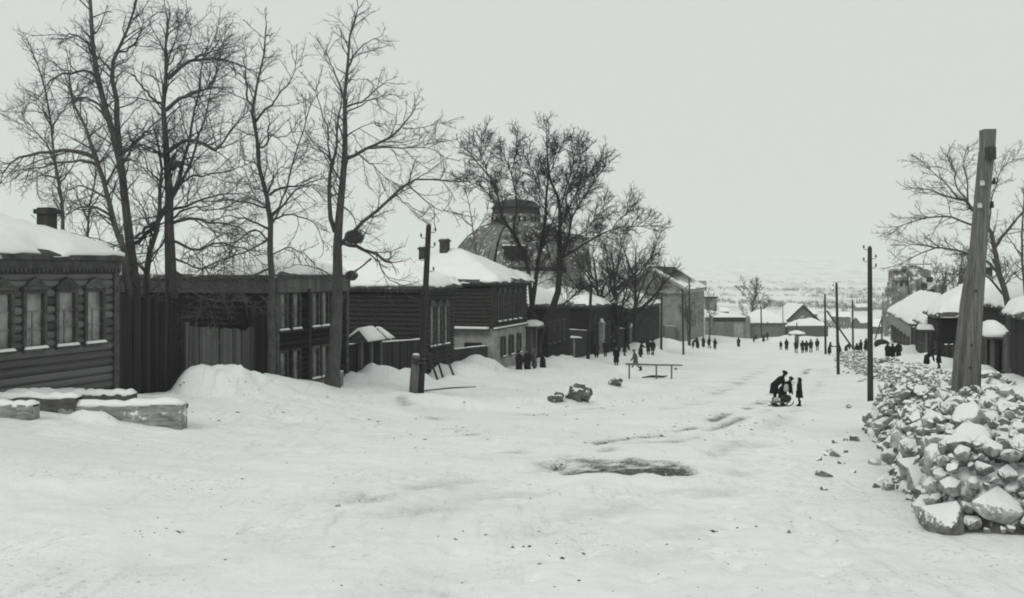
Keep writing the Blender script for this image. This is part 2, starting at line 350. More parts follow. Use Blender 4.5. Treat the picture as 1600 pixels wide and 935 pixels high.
    h = math_('ADD', math_('MULTIPLY', noise(2.2, 6), 1.0), math_('MULTIPLY', noise(14, 4), 0.35))
    bp = N.new('ShaderNodeBump'); bp.inputs['Strength'].default_value = 0.4; bp.inputs['Distance'].default_value = 0.1; Lk.new(h, bp.inputs['Height']); Lk.new(bp.outputs[0], b.inputs['Normal'])
    me.materials.append(mt)
    o = ob('snow_ground', me); o['kind'] = 'structure'
    return ys.tolist(), k.tolist(), z.tolist()
GY, GK, GZ = make_ground()
import bisect
def gz(x, y):       # height of the ground sheet itself
    i = min(max(bisect.bisect_right(GY, y) - 1, 0), len(GY) - 2); v = (y - GY[i]) / (GY[i + 1] - GY[i]); kk = x / (max(y, 0) + 14)
    j = min(max(bisect.bisect_right(GK, kk) - 1, 0), len(GK) - 2); u = (kk - GK[j]) / (GK[j + 1] - GK[j]); a, b = GZ[i], GZ[i + 1]
    return (a[j] * (1 - u) + a[j + 1] * u) * (1 - v) + (b[j] * (1 - u) + b[j + 1] * u) * v
def hit(px, py, y0=6.0, y1=240.0):
    kx, kz = (px - CXP) / F, (HZ - py) / F; y = y0
    while y < y1 and kz * y > gz(kx * y, y): y *= 1.006
    return Vector((kx * y, y, gz(kx * y, y)))
def vn(x, y, seed=0):
    xi, yi = math.floor(x), math.floor(y); fx, fy = x - xi, y - yi; fx = fx * fx * (3 - 2 * fx); fy = fy * fy * (3 - 2 * fy)
    def h(a, b):
        n = (a * 374761393 + b * 668265263 + seed * 974634777) & 0xffffffff; n = ((n ^ (n >> 13)) * 1274126177) & 0xffffffff; return ((n ^ (n >> 16)) & 0xffff) / 65535.0
    return (h(xi, yi) * (1 - fx) + h(xi + 1, yi) * fx) * (1 - fy) + (h(xi, yi + 1) * (1 - fx) + h(xi + 1, yi + 1) * fx) * fy
# ------------------------------------------------------------------ buildings
def roof_h(x, y, L, D, rise, kind, o):
    """height of the roof plane above the eave at (x, y); the roof covers -o..L+o by -o..D+o"""
    dy = np.minimum(y + o, D + o - y); s = rise / (D / 2 + o)
    if kind == 'shed': return (y + o) * rise / (D + 2 * o)
    if kind == 'hip': dy = np.minimum(dy, np.minimum(x + o, L + o - x))
    return dy * s
def grid_solid(name, xs, ys, ztop, zbot, mat, parent, smooth=True):
    """closed sheet between two height fields"""
    X, Y = np.meshgrid(xs, ys, indexing='ij') if np.ndim(xs) == 1 else (xs, ys); n, m = X.shape; idx = np.arange(n * m).reshape(n, m)
    v = np.concatenate([np.stack([X, Y, ztop], -1).reshape(-1, 3), np.stack([X, Y, zbot], -1).reshape(-1, 3)])
    a = np.stack([idx[:-1, :-1], idx[1:, :-1], idx[1:, 1:], idx[:-1, 1:]], -1).reshape(-1, 4); k = n * m
    f = [tuple(q) for q in a] + [tuple(q[::-1] + k) for q in a]
    rim = [idx[i, 0] for i in range(n)] + [idx[-1, j] for j in range(1, m)] + [idx[i, -1] for i in range(n - 2, -1, -1)] + [idx[0, j] for j in range(m - 2, 0, -1)]
    for p, q in zip(rim, rim[1:] + rim[:1]): f.append((int(q), int(p), int(p) + k, int(q) + k))
    me = mesh_of(name, v, [tuple(int(i) for i in q) for q in f], smooth)
    return ob(name, me, parent, mat)
def make_roof(root, L, D, H, rise, kind='hip', o=0.5, snow=0.25, seed=0, mat='roofing', patchy=0.0, snow_mat='snow'):
    ex = [0, 0]
    step = max(0.3, min(L, D) / 22)
    xs = np.unique(np.concatenate([np.linspace(-o, L + o, max(8, int((L + 2 * o) / step))), [-o + .08, L + o - .08]]))
    ys = np.unique(np.concatenate([np.linspace(-o, D + o, max(8, int((D + 2 * o) / step))), [D / 2, -o + .08, D + o - .08]]))
    X, Y = np.meshgrid(xs, ys, indexing='ij'); h = H + roof_h(X, Y, L, D, rise, kind, o)
    r = grid_solid('roof', xs, ys, h, h - 0.14, mat, root, False)
    if snow:
        e = np.minimum(np.minimum(X + o, L + o - X), np.minimum(Y + o, D + o - Y))
        th = snow * (0.25 + 0.75 * sst(0, 0.35, e)) * (1 + 0.5 * fbm(X * 0.7 + seed * 9.1, Y * 0.7, 3, seed)) + 0.02
        if patchy: th = th - snow * patchy * sst(-0.2, 0.3, fbm(X * 0.6 + seed, Y * 0.6, 3, seed + 3)) * 1.6
        lip = 0.10 * fbm(X * 1.3 + seed, Y * 1.3, 2, seed + 5) * (e < 0.05)
        wv = (1 - sst(0, 0.5, e)); jx = wv * (0.22 * fbm(X * 1.1 + 3 + seed, Y * 1.1, 3, seed + 11) - 0.04); jy = wv * (0.22 * fbm(X * 1.1, Y * 1.1 + 7 + seed, 3, seed + 12) - 0.04)
        Xs = X + np.where(X < L / 2, -jx, jx); Ys = Y + np.where(Y < D / 2, -jy, jy)
        h2 = H + roof_h(Xs, Ys, L, D, rise, kind, o)
        bare = np.maximum(0, sst(0.16, 0.30, fbm(X * 0.5 + seed * 3.3, Y * 0.5 + 1, 3, seed + 21)) * (1 - sst(0.3, 1.2, e))) * (snow * 1.2)
        grid_solid('snow', Xs, Ys, h2 + np.maximum(th - bare, -0.06) + lip, h2 - 0.04, snow_mat, r)
        if kind == 'gable' or kind == 'shed': pass
    return r
def gable_end(root, x, D, H, rise, o, mat, name='gable', th=0.12):
    hh = rise * (D / 2) / (D / 2 + o); z0 = H + rise * o / (D / 2 + o) * 0
    MB().add([(x, 0.0, H - .05), (x, D, H - .05), (x, D / 2, H + rise - .12), (x + th, 0.0, H - .05), (x + th, D, H - .05), (x + th, D / 2, H + rise - .12)],
             [(0, 2, 1), (3, 4, 5), (0, 1, 4, 3), (1, 2, 5, 4), (2, 0, 3, 5)]).build(name, mat, root)
_win = {}
def window(root, x, y, z0, z1, w, rz=0.0, pane='pane', trim='trim', header=True, fine=True, snow=True):
    """casing > pane, muntin, sill, header; faces local -y"""
    h = z1 - z0; key = (round(w, 2), round(h, 2), pane, trim, header, fine)
    if key not in _win:
        d = {}; b = 0.11
        d['window'] = MB().box(-w / 2 - b, -w / 2, -.19, .04, -b, h + b).box(w / 2, w / 2 + b, -.19, .04, -b, h + b).box(-w / 2, w / 2, -.187, .04, h, h + b).box(-w / 2, w / 2, -.187, .04, -b, 0).me('window')
        d['pane'] = MB().box(-w / 2 + .002, w / 2 - .002, -.05, -.03, .002, h - .002).me('pane')
        mu = MB().box(-.022, .022, -.085, -.052, 0, h * .66)
        for q in (0.33, 0.66): mu.box(-w / 2 + .002, w / 2 - .002, -.09, -.052, h * q - .022, h * q + .022)
        d['muntin'] = mu.me('muntin')
        d['sill'] = MB().box(-w / 2 - b - .06, w / 2 + b + .06, -.27, -.19, -b - .05, -b + .03).me('sill')
        if header:
            q = w / 2 + b
            d['header'] = MB().box(-q - .06, q + .06, -.26, -.03, h + b + .003, h + b + .09).add(
                [(-q, -.22, h + b + .09), (q, -.22, h + b + .09), (q * .45, -.22, h + b + .26), (0, -.22, h + b + .36), (-q * .45, -.22, h + b + .26),
                 (-q, -.04, h + b + .09), (q, -.04, h + b + .09), (q * .45, -.04, h + b + .26), (0, -.04, h + b + .36), (-q * .45, -.04, h + b + .26)],
                [(0, 1, 2, 3, 4), (9, 8, 7, 6, 5), (1, 6, 7, 2), (2, 7, 8, 3), (3, 8, 9, 4), (4, 9, 5, 0), (0, 5, 6, 1)]).me('header')
        for k, mm in (('window', trim), ('pane', pane), ('muntin', 'trim_pale' if pane == 'pane_pale' else trim), ('sill', trim), ('header', trim)):
            if k in d: d[k].materials.append(MATS[mm])
        s = MB().loft([[(-w / 2 - b, -.26, -b + .031), (w / 2 + b, -.26, -b + .031), (w / 2 + b, -.192, -b + .031), (-w / 2 - b, -.192, -b + .031)],
                       [(-w / 2 - b + .04, -.25, -b + .09), (w / 2 + b - .04, -.25, -b + .09), (w / 2 + b - .04, -.192, -b + .11), (-w / 2 - b + .04, -.192, -b + .11)]])
        d['snow'] = s.me('snow'); d['snow'].materials.append(MATS['snow'])
        _win[key] = d
    d = _win[key]
    o = ob('window', d['window'], root, None, (x, y, z0), (0, 0, rz))
    for k in ('pane', 'muntin', 'sill', 'header', 'snow'):
        if k in d and (fine or k in ('pane', 'sill')) and (k != 'snow' or snow): ob(k, d[k], o)
    return o
def log_wall(root, axis, length, z0, z1, holes, dia, mat, sep, at, ext=0.18, half=0.0):
    """horizontal logs along local x (axis='x', wall plane y=at) or along y (axis='y', wall plane x=at), cut around the openings"""
    z = z0 + dia / 2 + half; mb = MB(); r = dia * 0.53
    while z < z1 - dia * 0.2:
        iv = [(-ext, length + ext)]
        for (a, b, c, d) in holes:
            if c - dia * .45 < z < d + dia * .45:
                iv = [p for (s, e) in iv for p in ((s, min(e, a)), (max(s, b), e)) if p[1] - p[0] > 0.05]
        for (s, e) in iv:
            if sep:
                o = ob('log', log_me(mat), root, None, (s, at, z) if axis == 'x' else (at, s, z), (random.uniform(0, 6), 0, 0) if axis == 'x' else (random.uniform(0, 6), 0, math.pi / 2), (e - s, r, r))
            else:
                p = [(s, at, z), (e, at, z)] if axis == 'x' else [(at, s, z), (at, e, z)]
                mb.tube(p, r, 8)
        z += dia
    if not sep and mb.v: mb.build('log_wall', mat, root, kind='stuff')
def chimney(root, x, y, z0, z1, s=0.6, mat='dome_dark'):
    c = MB().box(x - s / 2, x + s / 2, y - s / 2, y + s / 2, z0, z1).box(x - s / 2 - .07, x + s / 2 + .07, y - s / 2 - .07, y + s / 2 + .07, z1 - .2, z1 - .05).build('chimney', mat, root)
    MB().box(x - s / 2 + .03, x + s / 2 - .03, y - s / 2 + .03, y + s / 2 - .03, z1 + .002, z1 + .1).build('snow', 'snow', c)
def house(name, label, x, y, zb, rot, L, D, H, rise, wins=(), side_wins=(), near=0.0, sep=False, dia=0.24, log='log', lower=0.0, lower_mat='masonry', kind='hip', o=0.5,
          snow=0.25, chim=(), frieze=0.35, trim='trim', seed=0, fine=True, header=True, sides='xy', cat='house', patchy=0.0, roof_mat='roofing', base=1.2, ends=()):
    """x runs along the street, y away from it; near = x of the end wall that faces the viewer"""
    root = empty(name, (x, y, zb), rot); tag(root, label, cat)
    MB().box(.07, L - .07, .07, D - .07, -base, H).build('wall', 'core' if log else lower_mat, root)
    zl = lower
    if lower:
        MB().box(-.06, L + .06, -.06, D + .06, -base - .1, lower).build('lower_storey', lower_mat, root)
    hx = []
    for wn in wins:
        s, a, b, ww = wn[:4]; pm = wn[4] if len(wn) > 4 else 'pane'
        if a >= lower - .01: hx.append((s - ww / 2 - .02, s + ww / 2 + .02, a, b))
        window(root, s, -.07 if a < lower else 0.0, a, b, ww, 0, pm, trim, header and a >= lower, fine, fine)
    hy = []
    for wn in side_wins:
        s, a, b, ww = wn[:4]
        if a >= lower - .01: hy.append((s - ww / 2 - .02, s + ww / 2 + .02, a, b))
        window(root, near, s, a, b, ww, -math.pi / 2 if near == 0 else math.pi / 2, 'pane', trim, header, fine, fine)
    if log:
        zt = H - frieze
        z0 = lower + .02 if lower else -.5
        if 'x' in sides: log_wall(root, 'x', L, z0, zt, hx, dia, log, sep, 0.0)
        if 'y' in sides: log_wall(root, 'y', D, z0, zt, hy, dia, log, sep, near, half=dia / 2)
    if frieze:
        f = MB().box(-.24, L + .24, -.24, -.05, H - frieze, H - .02)
        if near == 0: f.box(-.237, -.05, -.047, D + .2, H - frieze, H - .023)
        else: f.box(L + .05, L + .237, -.047, D + .2, H - frieze, H - .023)
        f.build('frieze', trim, root)
        mb = MB(); k = int((L + .4) / .16)
        if fine:
            for i in range(k):
                q = -.2 + (i + .5) * (L + .4) / k; mb.add([(q - .06, -.28, H - frieze + .1), (q + .06, -.28, H - frieze + .1), (q, -.28, H - frieze - .06), (q - .06, -.242, H - frieze + .1), (q + .06, -.242, H - frieze + .1), (q, -.242, H - frieze - .06)], [(0, 2, 1), (3, 4, 5), (0, 1, 4, 3), (1, 2, 5, 4), (2, 0, 3, 5)])
            mb.build('carved_fringe', trim, root, kind='stuff')
    if log and 'c' in sides:
        for xa, xb in ((-.2, .02), (L - .02, L + .2)): MB().box(xa, xb, -.2, .02, lower - .3, H - frieze).build('corner_board', trim, root)
    if lower and fine:
        q = MB().box(-.2, L + .2, -.3, -.063, lower - .1, lower).build('ledge', trim, root)
        MB().box(-.18, L + .18, -.27, -.1, lower + .002, lower + .09).build('snow', 'snow', q)
    make_roof(root, L, D, H, rise, kind, o, snow, seed, roof_mat, patchy)
    for e in ends: gable_end(root, e, D, H, rise, o, 'plank')
    for (cx, cy, z0, z1, s) in chim: chimney(root, cx, cy, z0, z1, s)
    return root
def board_fence(name, label, p0, p1, zt, zb, bw=0.2, mat='plank', sep=True, cat='fence', jag=0.0, cap=True, rails=True, tilt=0.01, gap=0.012, posts=3.0, snowcap=True):
    """boards stand side by side between two points; zt / zb are world heights of top and foot at either end"""
    p0, p1 = Vector(p0), Vector(p1); d = p1 - p0; L = d.length; ang = math.atan2(d.y, d.x)
    root = empty(name, (p0.x, p0.y, zb[0]), ang); tag(root, label, cat)
    n = max(2, int(L / bw)); bw = L / n; mb = MB()
    for i in range(n):
        u = (i + .5) / n; top = zt[0] + (zt[1] - zt[0]) * u + random.uniform(-jag, jag); bot = zb[0] + (zb[1] - zb[0]) * u - .5
        if sep: ob('board', box_me(mat), root, None, (u * L, random.uniform(-.012, .012), bot - zb[0]), (0, random.uniform(-tilt, tilt), random.uniform(-.03, .03)), (bw - gap, .03, top - bot))
        else: mb.box(u * L - bw / 2 + gap / 2, u * L + bw / 2 - gap / 2, -.015, .015, bot - zb[0], top - zb[0])
    if not sep: mb.build('boards', mat, root, kind='stuff')
    k = max(1, int(L / posts))
    for i in range(k + 1):
        u = i / k; top = zt[0] + (zt[1] - zt[0]) * u + .12; bot = zb[0] + (zb[1] - zb[0]) * u - .6
        po = ob('post', box_me(mat), root, None, (u * L, .11, bot - zb[0]), (0, 0, 0), (.16, .16, top - bot))
    if rails:
        for q in (0.25, 0.8):
            za = zb[0] + (zt[0] - zb[0]) * q - zb[0]; zc = zb[1] + (zt[1] - zb[1]) * q - zb[0]
            MB().tube([(0, .06, za), (L, .06, zc)], .045, 6).build('rail', mat, root)
    if snowcap:
        n2 = max(6, int(L / .35)); a = []; 
        for i in range(n2 + 1):
            u = i / n2; zz = zt[0] + (zt[1] - zt[0]) * u - zb[0]; hgt = .05 + .05 * float(fbm(np.array([u * L * .9 + p0.x]), np.array([1.0]), 2, 4)[0])
            a.append([(u * L, -.05, zz + .015 + jag), (u * L, -.02, zz + .02 + hgt + jag), (u * L, .03, zz + .02 + hgt + jag), (u * L, .06, zz + .015 + jag)])
        MB().loft(a).build('snow', 'snow', root)
    return root
# --- left side of the street
def lw(px, Y0): return (YL(px) - Y0) / CA        # distance along a facade that starts at depth Y0
Y0 = 19.6
house('log_house', 'grey one-storey log house with carved window surrounds at the left edge', FX(Y0), Y0, -4.25, LROT, (31.0 - Y0) / CA, 8.5, 4.75, 1.9,
      [(lw(p, Y0), 2.1, 3.62, .66, 'pane_pale') for p in (-80, -40, -5, 48, 98, 142)], sep=True, dia=.25, log='log', chim=[(11.15, 1.75, 5.2, 6.3, .42)], frieze=.5, seed=1, sides='xyc', snow=.3, o=.32)
Y0 = 40.4
house('two_storey_house', 'dark two-storey wooden house with paired narrow windows behind the bare trees', FX(Y0), Y0, -5.35, LROT, (46.2 - Y0) / CA, 9, 5.2, 1.5,
      [(lw(p, Y0), 2.95, 4.4, .52, 'pane_pale') for p in (438, 458, 488, 503, 518)] + [(lw(p, Y0), .62, 1.9, .52, 'pane_pale') for p in (438, 458, 488, 503, 518)], sep=True, dia=.24, log='log_dark',
      frieze=.75, seed=2, o=.35, header=False, sides='xyc', snow=.3, lower=0)
r2 = [o_ for o_ in bpy.data.objects if o_.name == 'two_storey_house'][0]
Lh = (46.2 - Y0) / CA
for i in range(26): ob('frieze_board', box_me('plank_grey'), r2, None, (-.2 + (i + .5) * (Lh + .4) / 26, -.262, 4.47), (0, 0, 0), ((Lh + .4) / 26 - .02, .04, .68))
for i in range(14): ob('plinth_board', box_me('plank_grey'), r2, None, ((i + .5) * Lh / 14, -.2, -.9), (0, 0, 0), (Lh / 14 - .03, .05, 1.35))
for px in (473,): MB().tube([(lw(px, Y0), -.34, 4.6), (lw(px, Y0), -.34, -.4)], .07, 8).build('downpipe', 'iron', r2)
Y0 = 55.4
house('log_house', 'dark log house with three tall windows behind the leaning planks', FX(Y0), Y0, -6.6, LROT, 4.6, 10.5, 5.75, 2.4, [(lw(p, Y0), 2.3, 4.5, .6, 'pane_pale') for p in (672, 683, 694)],
      sep=False, dia=.27, log='log_mid', frieze=.35, seed=3, header=True, snow=.35, o=.55)
Y0 = 67.4
house('corner_house', 'log upper storey on a pale masonry ground floor under a large snowy hip roof', FX(Y0), Y0, -6.9, LROT, 7.7, 9.5, 6.2, 2.55,
      [(lw(p, Y0), 3.45, 5.3, .5, 'pane') for p in (777, 785, 793, 801, 809)] + [(lw(p, Y0), .9, 2.15, .55, 'pane') for p in (783, 796, 808)], sep=False, dia=.27, log='log_mid', lower=2.9, frieze=.3, seed=4,
      snow=.3, o=.6, chim=[(3.4, 5.0, 7.6, 9.35, .6), (2.4, 6.4, 7.2, 8.75, .4)])
r3 = [o_ for o_ in bpy.data.objects if o_.name == 'corner_house'][0]
lg = MB().box(-.55, -.063, .2, 5.4, 2.74, 2.9).build('ledge', 'trim', r3); MB().box(-.53, -.08, .25, 5.3, 2.902, 3.04).build('snow', 'snow', lg)
MB().box(-.16, -.064, .8, 2.1, -.8, 1.9).build('door', 'plank', r3)
Y0 = 80.5
house('log_house', 'small dark log house behind the forked tree', FX(Y0), Y0, -7.5, LROT, 7.2, 8, 4.7, 1.9, [(lw(p, Y0), 1.5, 3.2, .55) for p in (856, 863, 871, 879)], dia=.27, log='log_dark', seed=5, fine=False, snow=.3)
Y0 = 97
house('log_house', 'dark log house with a snowy roof behind the group of walkers', FX(Y0), Y0, -8.6, LROT, 10, 9, 5.2, 1.6, [(lw(p, Y0), 1.6, 3.2, .55) for p in (936, 943, 950, 957)], dia=.28, log='log_dark', seed=6, fine=False, snow=.35)
Y0 = 114
house('long_house', 'long dark wooden house with a snowy roof beside the pale hall', FX(Y0), Y0, -10.0, LROT, 24, 8, 5.6, 1.5, [(lw(p, Y0), 1.6, 3.2, .6) for p in (997, 1006, 1014, 1021, 1028)], dia=.28, log='log_dark', seed=7, fine=False, snow=.35, kind='gable', ends=(-.1, 24))
# gate and fences of the left side
def lpt(px, off=0.0):
    Y = YL(px); return Vector((FX(Y) + off * CA, Y - off * math.sin(AN), 0))
board_fence('yard_gate', 'tall dark board gate between the left log house and the fence', lpt(184), lpt(288), (-.75, -.95), (-4.1, -4.6), .22, 'plank', True, 'gate', jag=.05, posts=2.2, snowcap=False, tilt=.02)
board_fence('board_fence', 'weathered grey board fence rising behind the tallest snow heap', lpt(291, .1), lpt(392, .1), (-1.95, -2.35), (-4.6, -5.0), .2, 'plank_grey', True, jag=.06, tilt=.025, snowcap=False)
board_fence('board_fence', 'dark board fence closing the gap beside the two-storey house', lpt(393, -.2), lpt(429, -.2), (-1.5, -1.6), (-5.0, -5.1), .2, 'plank', True, jag=.02, snowcap=False)
board_fence('board_fence', 'dark board fence with a roofed wicket behind the leaning pole', lpt(541, .1), lpt(655, .1), (-3.55, -3.9), (-5.4, -6.2), .2, 'plank', True, jag=.02)
q = lpt(556, .25); g = empty('wicket_gate', (q.x, q.y, -5.7), LROT); tag(g, 'roofed wicket gate with a snow-laden little gable roof', 'gate')
for xx in (0, 1.1, 2.2): ob('post', box_me('plank_grey'), g, None, (xx, 0, -.5), (0, 0, 0), (.2, .2, 2.9))
for i in range(6): ob('board', box_me('plank'), g, None, (.2 + i * .16, .03, 0), (0, 0, 0), (.15, .03, 2.2))
for i in range(6): ob('board', box_me('plank'), g, None, (1.3 + i * .15, .03, 0), (0, 0, 0), (.14, .03, 2.2))
rg = MB().loft([[(-.5, -.7, 2.25), (2.7, -.7, 2.25), (2.7, .7, 2.25), (-.5, .7, 2.25)], [(-.2, -.03, 2.8), (2.4, -.03, 2.8), (2.4, .03, 2.8), (-.2, .03, 2.8)]]).build('roof', 'roofing', g)
MB().loft([[(-.45, -.68, 2.30), (1.5, -.68, 2.30), (1.5, .68, 2.30), (-.45, .68, 2.30)], [(-.3, -.5, 2.56), (1.35, -.5, 2.58), (1.35, .5, 2.58), (-.3, .5, 2.56)], [(-.1, -.1, 2.93), (1.2, -.1, 2.97), (1.2, .1, 2.97), (-.1, .1, 2.93)]]).build('snow', 'snow', rg, True)
MB().loft([[(1.75, -.66, 2.31), (2.66, -.66, 2.30), (2.66, .66, 2.30), (1.75, .66, 2.31)], [(1.85, -.3, 2.7), (2.45, -.4, 2.55), (2.45, .4, 2.55), (1.85, .3, 2.7)], [(1.95, -.06, 2.9), (2.2, -.06, 2.86), (2.2, .06, 2.86), (1.95, .06, 2.9)]]).build('snow', 'snow', rg, True)
board_fence('board_fence', 'dark board fence between the two log houses with pale ledge', lpt(706, -.3), lpt(768, -.3), (-4.9, -5.2), (-6.8, -7.1), .22, 'plank', False, jag=.02)
q = lpt(822, .3); g = empty('gate_porch', (q.x, q.y, -7.1), LROT); tag(g, 'small snow-capped gate porch at the corner of the hip-roofed house', 'gate')
for xx in (0, 1.3): ob('post', box_me('plank_grey'), g, None, (xx, 0, -.5), (0, 0, 0), (.35, .35, 3.2))
for i in range(6): ob('board', box_me('plank'), g, None, (.3 + i * .14, .05, -.3), (0, 0, 0), (.13, .03, 2.7))
rg = MB().box(-.5, 1.8, -.7, .6, 2.7, 2.85).build('roof', 'roofing', g)
MB().loft([[(-.45, -.65, 2.853), (1.75, -.65, 2.853), (1.75, .55, 2.853), (-.45, .55, 2.853)], [(-.4, -.6, 3.1), (1.7, -.6, 3.1), (1.7, .5, 3.1), (-.4, .5, 3.1)], [(0, -.2, 3.3), (1.2, -.2, 3.3), (1.2, .2, 3.3), (0, .2, 3.3)]]).build('snow', 'snow', rg, True)
board_fence('board_fence', 'dark fence half buried between the small log house and the next', lpt(884, -.2), lpt(928, -.2), (-5.2, -6.0), (-7.6, -8.7), .22, 'plank', False)
board_fence('board_fence', 'dark fence under the round-crowned trees', lpt(958, -.2), lpt(990, -.2), (-6.3, -7.0), (-8.9, -9.9), .22, 'plank', False)
board_fence('board_fence', 'grey fence running on past the long house', lpt(1036, .2), lpt(1062, .2), (-7.9, -9.0), (-10.6, -11.8), .25, 'plank_grey', False)
def pillar(px, Y, pw, z1, label, mat='masonry'):
    x = (px - CXP) / F * Y; zb = gz(x, Y); r = empty('gate_pillar', (x, Y, zb), LROT); tag(r, label, 'pillar', 'masonry gate pillars')
    MB().box(-pw / 2, pw / 2, -pw / 2, pw / 2, -.5, z1 - zb).build('shaft', mat, r)
    c = MB().box(-pw / 2 - .1, pw / 2 + .1, -pw / 2 - .1, pw / 2 + .1, z1 - zb + .002, z1 - zb + .15).build('cap', mat, r)
    MB().loft([[(-pw / 2, -pw / 2, z1 - zb + .153), (pw / 2, -pw / 2, z1 - zb + .153), (pw / 2, pw / 2, z1 - zb + .153), (-pw / 2, pw / 2, z1 - zb + .153)], [(-.1, -.1, z1 - zb + .6), (.1, -.1, z1 - zb + .6), (.1, .1, z1 - zb + .6), (-.1, .1, z1 - zb + .6)]]).build('snow', 'snow', c, True)
pillar(940, 99, .5, -5.4, 'pale snow-capped gate pillar behind the walkers')
pillar(988, 112, .5, -6.6, 'slim pale gate pillar beside the trunk of the round-crowned trees')
# leaning planks
for (a, b, lab) in (((664, 538), (686, 577), 'left'), ((676, 538), (694, 578), 'middle'), ((689, 535), (711, 577), 'right')):
    Ya = YL(a[0]) - .35; p = W(a[0], a[1], Ya); e = W(b[0], b[1], Ya - 2.6); e.z = gz(e.x, e.y) - .2
    r = MB().tube([(0, 0, 0), tuple(e - p)], .075, 4).build('leaning_plank', 'plank', None, loc=p)
    tag(r, f'{lab} one of three planks leaning against the log house', 'plank', 'planks propped against the log house')
# --- ruined church with an octagonal dome behind the houses
def ngon(r, z, n=8, ph=math.pi / 8, c=(0, 0)): return [(c[0] + r * math.cos(2 * math.pi * k / n + ph), c[1] + r * math.sin(2 * math.pi * k / n + ph), z) for k in range(n)]
def ch():
    Yc = 118.; s = Yc / F; r = empty('ruined_church', ((806 - CXP) * s, Yc, gz((806 - CXP) * s, Yc) - .5), .1); tag(r, 'ruined church with wide octagonal plank dome and lidded lantern behind the trees', 'church')
    z = lambda py: (HZ - py) * s - r.location.z
    MB().loft([ngon(8.6, -1), ngon(8.6, z(424))]).build('wall', 'whitewash', r)
    MB().loft([ngon(9.0, z(424) + .002), ngon(9.0, z(418))]).build('cornice', 'dome_dark', r)
    cx = 1.2
    # eight faces of the dome, each a curved panel with its own planks
    prof = [(8.8, 418), (8.2, 403), (7.3, 384), (6.1, 368), (4.7, 356), (3.3, 349)]
    for k in range(8):
        a0 = 2 * math.pi * k / 8 + math.pi / 8 + .012; a1 = a0 + math.pi / 4 - .024; mb = MB(); nb = 7
        for j in range(nb):
            u0, u1 = (j + .04) / nb, (j + .96) / nb
            ring = []
            for (rr, py) in prof:
                A = Vector((rr * math.cos(a0), rr * math.sin(a0), z(py))); B = Vector((rr * math.cos(a1), rr * math.sin(a1), z(py)))
                o_ = (j % 2) * .05
                p, q = A.lerp(B, u0), A.lerp(B, u1); nn = Vector((p.x + q.x, p.y + q.y, 3)).normalized()
                ring.append([p + nn * (o_ + .1), q + nn * (o_ + .1), q - nn * .1, p - nn * .1])
            mb.loft(ring)
        mb.build('dome_face', 'dome', r)
    MB().loft([ngon(3.2, z(352)), ngon(3.2, z(336))]).build('lantern_drum', 'dome', r)
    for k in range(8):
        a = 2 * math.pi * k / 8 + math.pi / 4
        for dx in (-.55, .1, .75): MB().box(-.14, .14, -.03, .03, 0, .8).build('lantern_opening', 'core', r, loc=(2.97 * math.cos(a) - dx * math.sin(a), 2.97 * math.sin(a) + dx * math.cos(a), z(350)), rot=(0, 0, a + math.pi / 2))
    MB().loft([ngon(3.05, z(342)), ngon(3.1, z(341)), ngon(3.05, z(327)), ngon(2.9, z(325.9))]).build('lantern_band', 'dome_dark', r)
    cp = MB().loft([ngon(3.25, z(326)), ngon(3.2, z(324.5)), ngon(2.5, z(317)), ngon(1.4, z(312.5)), ngon(.3, z(311))]).build('lantern_roof', 'dome_dark', r)
    MB().tube([(0, 0, z(312)), (0, 0, z(306))], .12, 6).build('finial', 'dome_dark', cp)
    # slatted dormer on the left, half-dome turret on the right, both towards the viewer
    d = empty('dormer'); d.parent = r; d.location = (-1.1, -7.6, z(416)); bpy.data.objects.remove(d)
    for i in range(8): MB().box(-.09, .09, -.09, .09, 0, z(386) - z(414)).build('dormer_slat', 'dome_dark', r, loc=(-2.0 + i * .27, -7.9, z(414)))
    MB().box(-2.15, .1, -7.75, -6.2, z(414), z(387)).build('dormer', 'core', r)
    MB().box(-2.3, .25, -8.1, -6.0, z(387) + .003, z(385)).build('dormer_roof', 'snow', r)
    t = MB(); R = [[(6.3 + q * math.cos(a), -4.5 + q * math.sin(a), zz) for a in [2 * math.pi * k / 14 for k in range(14)]] for q, zz in ((2.3, z(426)), (2.25, z(404)), (2.0, z(396)), (1.5, z(389)), (.8, z(385)), (.1, z(384)))]
    t.loft(R).build('turret', 'dome', r, False)
    MB().box(5.2, 8.8, -2.0, 1.0, z(420), z(372)).build('broken_gable', 'masonry', r)
    MB().loft([[(4.9, -2.2, z(372)), (9.0, -2.2, z(373.5)), (9.0, 1.2, z(373.5)), (4.9, 1.2, z(372))], [(4.9, -2.2, z(362)), (9.0, -2.2, z(371)), (9.0, 1.2, z(371)), (4.9, 1.2, z(362))]]).build('broken_roof', 'dome', r)
ch()
